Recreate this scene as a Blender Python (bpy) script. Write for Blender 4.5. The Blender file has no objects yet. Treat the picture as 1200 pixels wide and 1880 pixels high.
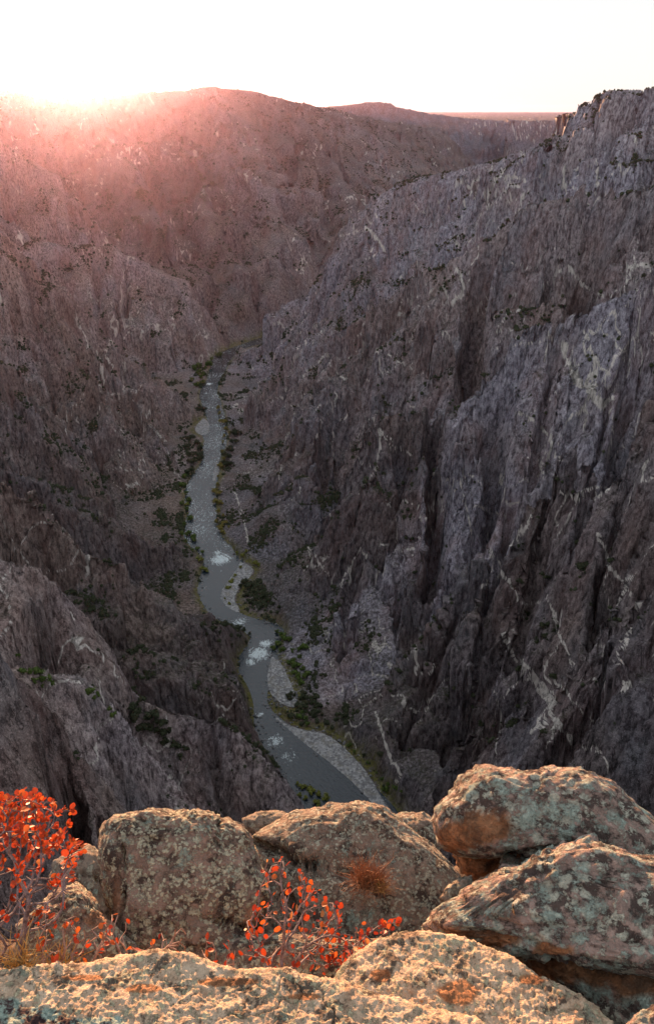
import bpy, bmesh, math, random
import numpy as np
from mathutils import Vector, Matrix, Euler

R = math.radians
scene = bpy.context.scene
COL = scene.collection
f4 = np.float32

# ------------------------------------------------------------------ camera
FPX = 1462.0                      # focal length in photo pixels (1200 x 1880)
PITCH = R(26.8)
cam_d = bpy.data.cameras.new('camera')
cam_d.sensor_fit = 'VERTICAL'
cam_d.sensor_height = 36.0
cam_d.sensor_width = 36.0 * 1200 / 1880
cam_d.lens = 36.0 * FPX / 1880
cam_d.clip_start = 0.05
cam_d.clip_end = 60000
cam = bpy.data.objects.new('camera', cam_d)
COL.objects.link(cam)
cam.location = (0, 0, 0)
cam.rotation_euler = (math.pi / 2 - PITCH, 0, 0)
scene.camera = cam

# ------------------------------------------------------------------ light
SUN_AZ = R(-16.2)                 # left of straight ahead (+Y)
SUN_EL = R(2.3)
world = bpy.data.worlds.new('World')
scene.world = world
world.use_nodes = True
wn = world.node_tree
wn.nodes.clear()
sky = wn.nodes.new('ShaderNodeTexSky')
sky.sky_type = 'NISHITA'
sky.sun_disc = False
sky.sun_elevation = SUN_EL
sky.sun_rotation = SUN_AZ
sky.altitude = 2400
sky.air_density = 1.0
sky.dust_density = 0.6
sky.ozone_density = 1.2
hsv = wn.nodes.new('ShaderNodeHueSaturation')
hsv.inputs['Saturation'].default_value = 0.65
bg = wn.nodes.new('ShaderNodeBackground')
bg.inputs['Strength'].default_value = 0.15
wo = wn.nodes.new('ShaderNodeOutputWorld')
gam = wn.nodes.new('ShaderNodeGamma')
gam.inputs['Gamma'].default_value = 0.14
wn.links.new(sky.outputs[0], gam.inputs['Color'])
wn.links.new(gam.outputs[0], hsv.inputs['Color'])
wn.links.new(hsv.outputs[0], bg.inputs['Color'])
wn.links.new(bg.outputs[0], wo.inputs['Surface'])

sun_d = bpy.data.lights.new('sun', 'SUN')
sun_d.energy = 3.0
sun_d.angle = R(0.53)
sun_d.color = (1.0, 0.52, 0.25)
sun = bpy.data.objects.new('sun', sun_d)
COL.objects.link(sun)
to_sun = Vector((math.sin(SUN_AZ) * math.cos(SUN_EL), math.cos(SUN_AZ) * math.cos(SUN_EL), math.sin(SUN_EL)))
sun.rotation_euler = to_sun.to_track_quat('Z', 'Y').to_euler()

vs = scene.view_settings
vs.view_transform = 'Standard'
vs.look = 'None'
vs.exposure = 2.5
vs.gamma = 1.0
vs.use_curve_mapping = False
scene.render.engine = 'CYCLES'
cy = scene.cycles
cy.use_denoising = True
cy.max_bounces = 5
cy.diffuse_bounces = 1
cy.glossy_bounces = 2
cy.transparent_max_bounces = 6
cy.volume_bounces = 0

# ------------------------------------------------------------------ helpers
cP, sP = math.cos(PITCH), math.sin(PITCH)
def ray(u, v):
    dx = (u - 600) / FPX
    dy = -(v - 940) / FPX
    return np.array([dx, cP + sP * dy, -sP + cP * dy])
def at_y(u, v, Y):
    d = ray(u, v)
    return d * (Y / d[1])
def at_z(u, v, z):
    d = ray(u, v)
    return d * (z / d[2])
def at_tilt(u, v, z, slope, y0):
    """a plane that is at height z where y = y0 and falls away forward"""
    d = ray(u, v)
    return d * ((z + slope * y0) / (d[2] + slope * d[1]))
def at_d(u, v, dist):
    d = ray(u, v)
    return d * (dist / np.linalg.norm(d))
def to_px(P):
    P = np.asarray(P)
    dep = P[..., 1] * cP - P[..., 2] * sP
    up = P[..., 1] * sP + P[..., 2] * cP
    dep = np.where(dep > 1e-3, dep, 1e-3)
    return 600 + FPX * P[..., 0] / dep, 940 - FPX * up / dep, dep

_rng = np.random.default_rng(7)
_perm = np.concatenate([_rng.permutation(256)] * 2).astype(np.int32)
_g = _rng.normal(size=(256, 3)).astype(f4)
_g /= np.linalg.norm(_g, axis=1)[:, None]
def perlin(x, y, z):
    x = np.asarray(x, f4); y = np.asarray(y, f4); z = np.asarray(z, f4)
    x, y, z = np.broadcast_arrays(x, y, z)
    xi = np.floor(x); yi = np.floor(y); zi = np.floor(z)
    xf = x - xi; yf = y - yi; zf = z - zi
    xi = xi.astype(np.int32) & 255; yi = yi.astype(np.int32) & 255; zi = zi.astype(np.int32) & 255
    u = xf * xf * xf * (xf * (xf * 6 - 15) + 10)
    v = yf * yf * yf * (yf * (yf * 6 - 15) + 10)
    w = zf * zf * zf * (zf * (zf * 6 - 15) + 10)
    out = None
    px0 = _perm[xi]; px1 = _perm[xi + 1]
    def corner(px, dy, dz, fx, fy, fz):
        h = _perm[_perm[px + yi + dy & 255] + zi + dz & 255]
        g = _g[h]
        return g[..., 0] * fx + g[..., 1] * fy + g[..., 2] * fz
    a = corner(px0, 0, 0, xf, yf, zf); b = corner(px1, 0, 0, xf - 1, yf, zf); x00 = a + u * (b - a)
    a = corner(px0, 1, 0, xf, yf - 1, zf); b = corner(px1, 1, 0, xf - 1, yf - 1, zf); x10 = a + u * (b - a)
    a = corner(px0, 0, 1, xf, yf, zf - 1); b = corner(px1, 0, 1, xf - 1, yf, zf - 1); x01 = a + u * (b - a)
    a = corner(px0, 1, 1, xf, yf - 1, zf - 1); b = corner(px1, 1, 1, xf - 1, yf - 1, zf - 1); x11 = a + u * (b - a)
    y0 = x00 + v * (x10 - x00); y1 = x01 + v * (x11 - x01)
    return (y0 + w * (y1 - y0)) * 1.5          # about -1..1
def fbm(x, y, z, oct=4, gain=.5, lac=2.03):
    s = 0; a = 1.0; k = 1.0; t = 0
    for i in range(oct):
        s = s + a * perlin(x * k + 17.3 * i, y * k + 5.1 * i, z * k - 9.7 * i); t += a
        a *= gain; k *= lac
    return s / t
def ridged(x, y, z):
    return 1 - 2 * np.abs(perlin(x, y, z))       # crests at +1, broad valleys
def billow(x, y, z):
    return np.sqrt(np.abs(perlin(x, y, z)) + .004)   # rounded faces, sharp clefts
def stair(n, k, soft=.25):
    t = n * k; fl = np.floor(t); fr = t - fl
    return (fl + np.clip((fr - (1 - soft)) / soft, 0, 1)) / k
def sstep(a, b, x):
    t = np.clip((x - a) / (b - a), 0, 1)
    return t * t * (3 - 2 * t)

def mesh_obj(name, V, F, mat=None, parent=None, smooth=False, attrs=None, sides=None):
    """F: (n,4) or (n,3) int array"""
    me = bpy.data.meshes.new(name)
    V = np.asarray(V, f4); F = np.asarray(F, np.int32)
    me.vertices.add(len(V)); me.vertices.foreach_set('co', V.ravel())
    k = F.shape[1]
    me.loops.add(F.size); me.loops.foreach_set('vertex_index', F.ravel())
    me.polygons.add(len(F))
    me.polygons.foreach_set('loop_start', np.arange(0, F.size, k, dtype=np.int32))
    me.polygons.foreach_set('loop_total', np.full(len(F), k, np.int32))
    me.polygons.foreach_set('use_smooth', np.full(len(F), bool(smooth)))
    me.update(calc_edges=True)
    for an, arr in (attrs or {}).items():
        arr = np.asarray(arr, f4)
        if arr.ndim == 1:
            a = me.attributes.new(an, 'FLOAT', 'POINT'); a.data.foreach_set('value', arr)
        else:
            a = me.attributes.new(an, 'FLOAT_COLOR', 'POINT')
            a.data.foreach_set('color', np.concatenate([arr, np.ones((len(arr), 1), f4)], 1).astype(f4).ravel())
    if mat: me.materials.append(mat)
    o = bpy.data.objects.new(name, me)
    COL.objects.link(o)
    if parent is not None: o.parent = parent
    return o
def tag(o, label=None, cat=None, group=None, kind=None):
    if label: o['label'] = label
    if cat: o['category'] = cat
    if group: o['group'] = group
    if kind: o['kind'] = kind
    return o
def empty(name, loc):
    o = bpy.data.objects.new(name, None); COL.objects.link(o); o.location = loc
    o.empty_display_size = .1
    return o

# node helper
class NT:
    def __init__(s, name):
        s.m = bpy.data.materials.new(name); s.m.use_nodes = True
        s.t = s.m.node_tree; s.t.nodes.clear()
        s.out = s.n('ShaderNodeOutputMaterial'); s.b = s.n('ShaderNodeBsdfPrincipled')
        s.l(s.b.outputs[0], s.out.inputs['Surface'])
        s.b.inputs['Roughness'].default_value = .9
        s.b.inputs['Specular IOR Level'].default_value = .25
        s.tc = s.n('ShaderNodeTexCoord')
    def n(s, t, **kw):
        x = s.t.nodes.new(t)
        for k, v in kw.items(): setattr(x, k, v)
        return x
    def l(s, a, b): s.t.links.new(a, b)
    def put(s, sock, v):
        if hasattr(v, 'is_output') or isinstance(v, bpy.types.NodeSocket): s.l(v, sock)
        else: sock.default_value = v
    def mapping(s, scale=(1, 1, 1), rot=(0, 0, 0), loc=(0, 0, 0), src=None):
        m = s.n('ShaderNodeMapping'); m.inputs['Scale'].default_value = scale
        m.inputs['Rotation'].default_value = rot; m.inputs['Location'].default_value = loc
        s.l(src or s.tc.outputs['Object'], m.inputs['Vector']); return m.outputs[0]
    def noise(s, scale, detail=4, rough=.55, vec=None, dist=0, typ='FBM'):
        x = s.n('ShaderNodeTexNoise'); x.noise_type = typ
        x.inputs['Scale'].default_value = scale; x.inputs['Detail'].default_value = detail
        x.inputs['Roughness'].default_value = rough; x.inputs['Distortion'].default_value = dist
        s.l(vec or s.tc.outputs['Object'], x.inputs['Vector']); return x.outputs['Fac']
    def voro(s, scale, feature='F1', vec=None, out='Distance', rand=1):
        x = s.n('ShaderNodeTexVoronoi'); x.feature = feature
        x.inputs['Scale'].default_value = scale; x.inputs['Randomness'].default_value = rand
        s.l(vec or s.tc.outputs['Object'], x.inputs['Vector']); return x.outputs[out]
    def ramp(s, fac, stops, interp='LINEAR'):
        x = s.n('ShaderNodeValToRGB'); x.color_ramp.interpolation = interp
        e = x.color_ramp.elements
        while len(e) < len(stops): e.new(.5)
        for el, (p, c) in zip(e, stops):
            el.position = p
            el.color = (c, c, c, 1) if isinstance(c, (int, float)) else tuple(c) + (1,)
        s.l(fac, x.inputs[0]); return x.outputs[0]
    def mix(s, fac, a, b, mode='MIX'):
        x = s.n('ShaderNodeMix'); x.data_type = 'RGBA'; x.blend_type = mode
        for sock, v in ((x.inputs[0], fac), (x.inputs[6], a), (x.inputs[7], b)):
            if isinstance(v, tuple) and len(v) == 3: v = v + (1,)
            s.put(sock, v)
        return x.outputs[2]
    def math(s, op, a, b=None, c=None, clamp=False):
        x = s.n('ShaderNodeMath'); x.operation = op; x.use_clamp = clamp
        s.put(x.inputs[0], a)
        if b is not None: s.put(x.inputs[1], b)
        if c is not None: s.put(x.inputs[2], c)
        return x.outputs[0]
    def attr(s, name, out='Fac'):
        x = s.n('ShaderNodeAttribute'); x.attribute_name = name; return x.outputs[out]
    def bump(s, h, strength, dist, prev=None):
        x = s.n('ShaderNodeBump'); x.inputs['Strength'].default_value = strength; x.inputs['Distance'].default_value = dist
        s.l(h, x.inputs['Height'])
        if prev: s.l(prev, x.inputs['Normal'])
        return x.outputs[0]

# ------------------------------------------------------------------ canyon terrain
ZW = -500.0                        # river level below the eye
# river banks in the picture: (v, left u, right u), brought down onto the water level
RIV = [(640, 424, 438), (652, 398, 428), (665, 392, 414), (680, 390, 409), (700, 384, 398), (720, 371, 391), (740, 376, 400), (757, 383, 405),
       (775, 389, 408), (800, 380, 411), (825, 381, 405), (850, 377, 394), (875, 359, 389), (900, 346, 388), (925, 350, 390),
       (950, 353, 388), (975, 346, 394), (995, 351, 404), (1010, 372, 420), (1025, 384, 430), (1042, 383, 431), (1060, 376, 421),
       (1080, 373, 406), (1100, 376, 402), (1115, 386, 413), (1130, 398, 436), (1140, 418, 468), (1150, 452, 508),
       (1165, 470, 508), (1182, 468, 502), (1200, 454, 497), (1220, 447, 491), (1240, 454, 488), (1260, 463, 486), (1280, 468, 484),
       (1300, 472, 488), (1325, 477, 510), (1350, 488, 540), (1375, 503, 568), (1400, 516, 600), (1425, 530, 630), (1450, 545, 655),
       (1475, 562, 678), (1520, 600, 712), (1600, 660, 780)]
rivL = np.array([at_z(l, v, ZW) for v, l, r in RIV]); rivR = np.array([at_z(r, v, ZW) for v, l, r in RIV])
far_c = np.array([(-120, 1960), (60, 2200), (320, 2600), (640, 3200), (950, 4300)])
far_L = np.c_[far_c + (-20, 8), np.full(5, ZW)][::-1]; far_R = np.c_[far_c + (20, -8), np.full(5, ZW)][::-1]
rivL = np.vstack([far_L, rivL]); rivR = np.vstack([far_R, rivR])
def chaikin(p, n=2):
    for _ in range(n):
        a, b = p[:-1], p[1:]
        m = np.empty((2 * len(a), p.shape[1])); m[0::2] = .75 * a + .25 * b; m[1::2] = .25 * a + .75 * b
        p = np.vstack([p[:1], m, p[-1:]])
    return p
rivL, rivR = chaikin(rivL), chaikin(rivR)
river_poly = np.vstack([rivL[:, :2], rivR[::-1, :2]])
BARS = {  # gravel bars, outlines in the picture on the valley floor
 'lower': [(478, 1285), (496, 1306), (540, 1338), (600, 1345), (640, 1380), (672, 1415), (705, 1470), (770, 1560), (716, 1520), (681, 1475), (658, 1450),
           (632, 1425), (600, 1398), (565, 1372), (538, 1348), (508, 1324), (488, 1302)],
 'middle': [(497, 1202), (515, 1215), (532, 1250), (548, 1290), (538, 1300), (512, 1290), (492, 1268), (487, 1245), (493, 1220)],
 'bend': [(441, 1030), (458, 1038), (468, 1050), (440, 1078), (428, 1100), (440, 1116), (438, 1128), (415, 1114), (403, 1100), (407, 1080), (423, 1060), (433, 1043)],
 'beach': [(374, 768), (386, 776), (384, 793), (378, 800), (363, 797), (357, 788), (364, 776)],
 'strip': [(396, 845), (404, 858), (398, 880), (390, 888), (389, 874), (395, 850)],
}
bars = {k: chaikin(np.array([at_z(u, v, ZW) for u, v in p + p[:1]])[:, :2]) for k, p in BARS.items()}

def poly_sd(px, py, poly):
    """signed distance to a polygon in plan (negative inside)"""
    d2 = np.full(px.shape, 1e12, f4); ins = np.zeros(px.shape, bool)
    n = len(poly)
    for i in range(n):
        ax, ay = poly[i]; bx, by = poly[(i + 1) % n]
        ex, ey = bx - ax, by - ay
        L = ex * ex + ey * ey
        if L < 1e-9: continue
        t = np.clip(((px - ax) * ex + (py - ay) * ey) / L, 0, 1)
        dx = px - ax - t * ex; dy = py - ay - t * ey
        np.minimum(d2, dx * dx + dy * dy, out=d2)
        if abs(ey) > 1e-9:
            c = ((ay > py) != (by > py)) & (px < ex * (py - ay) / ey + ax)
            ins ^= c
    d = np.sqrt(d2)
    return np.where(ins, -d, d)

# ridge crests: (u, v, forward distance) points in the photo, slopes on both sides, crest rounding
def PX(pts): return [tuple(at_y(u, v, Y)) for u, v, Y in pts]
RIDGES = []
def ridge(grp, pts, s=1.4, s2=None, rr=8., talus=None):
    RIDGES.append((grp, np.array(pts), s, s if s2 is None else s2, rr, talus))
EYE, LEFT, RIGHT, FAR, MESA, HILL, FLOOR = range(7)
# the promontory the camera stands on and the left rim (slope 1 = left of the direction of travel)
ridge(EYE, [(60, -400, -2.6), (0, -60, -2.8), (0, .2, -4.3), (.2, 1.2, -4.8)], 4.5, 4.5, .6)
ridge(LEFT, [(80, -900, 0), (-150, -60, -1), (-330, 60, -5), (-430, 250, -10), (-560, 500, -10), (-680, 900, -10), (-830, 1400, 0), (-900, 1900, 20), (-1150, 2500, 40)], .02, 1.4, 10)
ridge(RIGHT, [(700, -1200, 20), (640, -300, 10), (600, 200, 0), (560, 600, 0), (540, 1000, 15), (560, 1180, 20)], 1.05, .02, 12)
# far side: the big wall under the setting sun
ridge(FAR, [(-1600, 2500, 90)] + PX([(-60, 170, 2600), (0, 168, 2650), (40, 166, 2680), (100, 170, 2700), (170, 168, 2720), (195, 171, 2720), (215, 174, 2720), (240, 172, 2730), (262, 168, 2740), (350, 165, 2780),
      (395, 159, 2800), (470, 166, 2880), (540, 185, 3000), (600, 197, 3200), (640, 207, 3350), (720, 225, 3900), (800, 235, 4600)]), .03, .85, 14)
ridge(FAR, PX([(560, 190, 3050), (600, 200, 3100), (640, 219, 3150), (700, 252, 3200), (740, 273, 3200), (775, 300, 3150), (790, 345, 3050), (800, 420, 2950)]), .8, .8, 20)
ridge(FAR, PX([(395, 160, 2790), (430, 225, 2600), (470, 300, 2430), (500, 390, 2250), (512, 470, 2120), (490, 540, 2020)]), .95, .95, 12)
ridge(FAR, PX([(520, 182, 2980), (570, 240, 2850), (620, 310, 2700), (650, 360, 2560), (630, 410, 2400), (600, 470, 2250)]), .9, .9, 14)
ridge(FAR, PX([(300, 168, 2760), (330, 240, 2560), (370, 330, 2360), (400, 420, 2160), (425, 500, 2010)]), 1.0, 1.0, 10)
ridge(FAR, PX([(160, 168, 2710), (200, 240, 2480), (235, 310, 2300), (270, 380, 2130), (300, 430, 2000)]), 1.0, 1.0, 10)
ridge(FAR, PX([(0, 250, 2020), (60, 290, 2030), (100, 350, 2020), (146, 430, 1960), (205, 520, 1880)]), 1.2, 1.2, 10)
ridge(FAR, PX([(60, 440, 1720), (150, 449, 1750), (200, 447, 1765), (260, 470, 1785), (330, 513, 1790), (380, 570, 1790), (412, 625, 1785)]), .9, 1.25, 14)
ridge(MESA, PX([(480, 200, 4700), (560, 200, 4700), (600, 197, 4700), (655, 190, 4750), (688, 186, 4750), (712, 187, 4760), (728, 195, 4800), (770, 203, 4850), (820, 213, 4900), (870, 216, 4950),
      (930, 222, 5000), (985, 232, 5050), (1040, 245, 5100), (1160, 260, 5200)]) + [(4000, 5600, -60)], .02, .95, 12)
ridge(HILL, PX([(830, 221, 9000), (880, 219, 9000), (960, 219, 9000), (1000, 214, 9000), (1035, 211, 9050), (1100, 212, 9100), (1250, 214, 9200)]) + [(9000, 9500, -60)], .02, .45, 10)
# left side spurs, far to near
ridge(LEFT, PX([(-110, 350, 1240), (0, 420, 1300), (60, 475, 1320), (120, 530, 1340), (170, 590, 1360), (230, 650, 1370), (290, 692, 1380), (335, 722, 1375), (352, 765, 1350)]), 1.82, 1.62, 8)
ridge(LEFT, PX([(40, 470, 1315), (90, 560, 1240), (120, 640, 1180), (170, 720, 1130), (235, 790, 1090), (285, 880, 1070), (325, 960, 1000)]), 2.03, 2.03, 6)
ridge(LEFT, PX([(-80, 620, 960), (0, 660, 990), (60, 740, 960), (110, 830, 930), (160, 910, 900), (200, 960, 880)]), 2.03, 2.03, 6)
ridge(LEFT, PX([(170, 590, 1350), (215, 680, 1290), (260, 740, 1230), (320, 850, 1130)]), 2.03, 2.03, 5)
ridge(LEFT, PX([(-80, 820, 760), (0, 850, 780), (100, 895, 800), (200, 955, 820), (290, 1000, 840), (370, 1060, 825)]), 1.49, 1.49, 12)
ridge(LEFT, PX([(-60, 850, 610), (0, 870, 620), (80, 935, 612), (150, 1010, 605), (190, 1028, 600), (212, 1028, 602), (240, 1047, 605), (262, 1105, 605), (280, 1180, 580)]), 2.16, 2.16, 4)
ridge(LEFT, PX([(-100, 950, 405), (0, 978, 420), (50, 1020, 430), (92, 1065, 438), (128, 1160, 430), (145, 1235, 415), (190, 1330, 400)]), 2.56, 2.29, 5)
ridge(LEFT, PX([(-60, 1045, 560), (150, 1085, 590), (262, 1112, 612), (330, 1135, 640), (400, 1152, 662), (462, 1167, 680)]), .95, .95, 10)
ridge(LEFT, PX([(250, 1290, 430), (330, 1320, 422), (385, 1330, 420), (430, 1346, 414), (470, 1415, 404), (530, 1483, 390)]), 2.29, 2.29, 4)
ridge(LEFT, PX([(250, 1195, 520), (330, 1215, 530), (400, 1235, 535), (445, 1262, 540), (462, 1330, 530)]), 1.62, 1.62, 10)
ridge(LEFT, PX([(30, 1232, 325), (100, 1240, 335), (180, 1276, 340), (240, 1332, 344), (300, 1420, 340), (342, 1492, 330), (380, 1570, 320)]), 2.70, 2.56, 4)
ridge(LEFT, PX([(-140, 1100, 170), (0, 1185, 186), (40, 1250, 195), (100, 1310, 203), (130, 1390, 204), (152, 1460, 200), (168, 1545, 190)]), 3.24, 2.97, 3)
# right side, far to near
ridge(RIGHT, PX([(1330, 150, 1050), (1200, 162, 1180), (1120, 166, 1220), (1080, 197, 1240), (1068, 212, 1245), (1050, 209, 1250), (1036, 220, 1255), (1000, 251, 1275), (950, 280, 1310), (900, 299, 1360),
      (840, 313, 1400), (760, 326, 1470), (700, 360, 1520), (650, 430, 1580), (575, 508, 1640), (495, 595, 1700), (445, 645, 1740)]), 1.55, 1.35, 10)
ridge(RIGHT, PX([(700, 360, 1515), (690, 430, 1440), (660, 520, 1360), (600, 600, 1300), (520, 660, 1330)]), 1.62, 1.62, 8)
ridge(RIGHT, PX([(1330, 330, 800), (1200, 341, 866), (1140, 350, 885), (1095, 362, 900), (1040, 359, 920), (980, 370, 940), (940, 395, 960), (895, 437, 985), (840, 470, 1010), (780, 495, 1050),
      (730, 525, 1090), (690, 565, 1130), (640, 600, 1180), (590, 650, 1230), (520, 700, 1275), (450, 770, 1300)]), 2.03, 2.03, 7)
ridge(RIGHT, PX([(690, 565, 1125), (640, 660, 1060), (585, 740, 1020), (530, 830, 1000), (480, 910, 985)]), 1.89, 1.89, 7)
ridge(RIGHT, PX([(1330, 510, 600), (1200, 525, 640), (1110, 560, 660), (1020, 590, 690), (960, 603, 708), (925, 650, 715), (905, 720, 720), (890, 790, 715), (880, 860, 690)]), 2.29, 2.29, 6)
ridge(RIGHT, PX([(800, 745, 795), (770, 750, 795), (735, 757, 790), (706, 772, 780), (695, 850, 755), (665, 950, 730), (640, 1050, 715), (610, 1130, 705)]), 2.43, 2.43, 6)
ridge(RIGHT, PX([(895, 735, 745), (850, 745, 742), (832, 768, 735), (826, 880, 690), (800, 1000, 650), (760, 1120, 625), (730, 1220, 600)]), 2.56, 2.56, 5)
ridge(RIGHT, PX([(560, 880, 930), (520, 930, 915), (470, 975, 900), (430, 1000, 890)]), .75, .75, 16)
ridge(RIGHT, PX([(1330, 750, 400), (1200, 787, 455), (1175, 776, 470), (1150, 795, 480), (1085, 850, 500), (1045, 870, 515), (1003, 910, 525), (965, 914, 540), (945, 945, 548), (905, 1000, 560), (872, 1050, 572),
      (800, 1130, 575), (745, 1215, 575), (695, 1300, 550), (665, 1350, 530)]), 2.56, 2.29, 5)
ridge(RIGHT, PX([(1000, 912, 524), (1010, 1010, 500), (985, 1120, 480), (950, 1230, 465), (900, 1320, 450), (850, 1400, 440)]), 2.43, 2.43, 5)
ridge(RIGHT, PX([(1330, 1010, 330), (1200, 1110, 385), (1135, 1190, 405), (1090, 1290, 415), (1060, 1400, 400), (1040, 1480, 390)]), 2.56, 2.56, 4)

# dark clefts in the right wall: picture paths, dropped onto the terrain below
CLEFTS = [([(893, 440), (880, 500), (873, 560), (868, 630), (868, 700)], 34, 13), ([(1083, 375), (1087, 440), (1080, 505)], 30, 13),
          ([(797, 770), (796, 850), (796, 930), (802, 1010), (790, 1080)], 22, 8), ([(908, 760), (906, 850), (902, 930), (885, 1010)], 22, 9),
          ([(1172, 560), (1165, 650), (1152, 760), (1110, 860)], 20, 8), ([(1020, 640), (1000, 760), (985, 850)], 8, 4),
          ([(990, 1010), (970, 1110), (950, 1200)], 14, 6), ([(845, 1130), (800, 1230), (730, 1330)], 14, 6), ([(1010, 470), (1000, 560)], 10, 5),
          ([(560, 730), (548, 790), (545, 850)], 14, 9), ([(935, 960), (900, 1060), (890, 1180)], 10, 5), ([(1120, 700), (1080, 830)], 9, 4),
          ([(720, 500), (690, 600)], 14, 9), ([(1190, 380), (1190, 470)], 20, 9), ([(960, 380), (985, 460)], 12, 7),
          ([(70, 480), (40, 590), (60, 680)], 20, 14), ([(130, 640), (190, 800), (230, 900)], 16, 9), ([(20, 900), (110, 1050)], 12, 9), ([(30, 1240), (110, 1400)], 8, 3),
          ([(180, 1300), (220, 1440)], 8, 4), ([(380, 1350), (420, 1470)], 6, 4), ([(660, 1000), (640, 1100), (630, 1200)], 10, 6), ([(740, 800), (735, 900)], 7, 4),
          ([(1080, 920), (1060, 1010)], 8, 5), ([(1150, 900), (1120, 1040), (1100, 1140)], 12, 6), ([(600, 800), (590, 900)], 10, 8)]
VEINS = []

def cells(x, y, seed):
    """2D Voronoi: offset to the owning cell's centre, per-cell random, gap to the next cell"""
    xi = np.floor(x).astype(np.int32); yi = np.floor(y).astype(np.int32)
    b1 = np.full(x.shape, 1e9, f4); b2 = b1.copy(); ox = np.zeros(x.shape, f4); oy = ox.copy(); rv = ox.copy()
    rg = np.random.default_rng(seed).random((3, 65536)).astype(f4)
    for i in (-1, 0, 1):
        for j in (-1, 0, 1):
            cx, cy_ = xi + i, yi + j
            h = (cx * 7919 + cy_ * 104729) & 65535
            dx = x - (cx + rg[0][h]); dy = y - (cy_ + rg[1][h]); d = dx * dx + dy * dy
            w = d < b1
            b2 = np.where(w, b1, np.minimum(b2, d)); b1 = np.where(w, d, b1)
            ox = np.where(w, dx, ox); oy = np.where(w, dy, oy); rv = np.where(w, rg[2][h], rv)
    return ox, oy, rv, np.sqrt(b2) - np.sqrt(b1)
CK = .48
SMOOTH = [i for i, r_ in enumerate(RIDGES) if r_[0] == LEFT and 150 < np.mean(r_[1][:, 1]) < 440 and np.ptp(r_[1][:, 1]) < 100]
print('SMOOTH', SMOOTH)
def slope_of(z, x, y, r):
    gr_ = np.gradient(z, axis=1) / np.gradient(r, axis=1)
    ga_ = np.gradient(z, axis=0) / np.maximum(np.gradient(np.arctan2(x, y).astype(f4), axis=0) % 6.2831853 * r, 1e-3)
    gr_ = np.clip(gr_, -3, 3); ga_ = np.clip(ga_, -3, 3)
    for _ in range(12):
        for g in (gr_, ga_):
            g[1:-1] = .5 * g[1:-1] + .25 * (g[:-2] + g[2:]); g[:, 1:-1] = .5 * g[:, 1:-1] + .25 * (g[:, :-2] + g[:, 2:])
    s_, c_ = x / r, y / r
    gx = gr_ * s_ + ga_ * c_; gy = gr_ * c_ - ga_ * s_
    sl = np.sqrt(gx * gx + gy * gy); k = np.minimum(1, 1.8 / np.maximum(sl, .01))
    return gx * k, gy * k, sl * k
def columns(G, x, y, r, sx, sy, k, jit, seed, gap=0):
    """break a slope into upright joint-bounded blocks; returns the change of height"""
    gx, gy, sl = G
    wx = x + .35 * sx * perlin(x / sx / 1.5, y / sx / 1.5, seed * .37); wy = y + .35 * sx * perlin(x / sx / 1.5 + 9, y / sx / 1.5, seed * .37)
    ox, oy, rv, eg = cells(wx / sx, wy / sy, seed)
    m = sstep(.5, 1.0, sl) * (r > 90)
    return (-m * k * (gx * ox * sx + gy * oy * sy) + m * jit * (rv - .5) * sl - m * gap * sstep(.14, 0, eg)).astype(f4)
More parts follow.
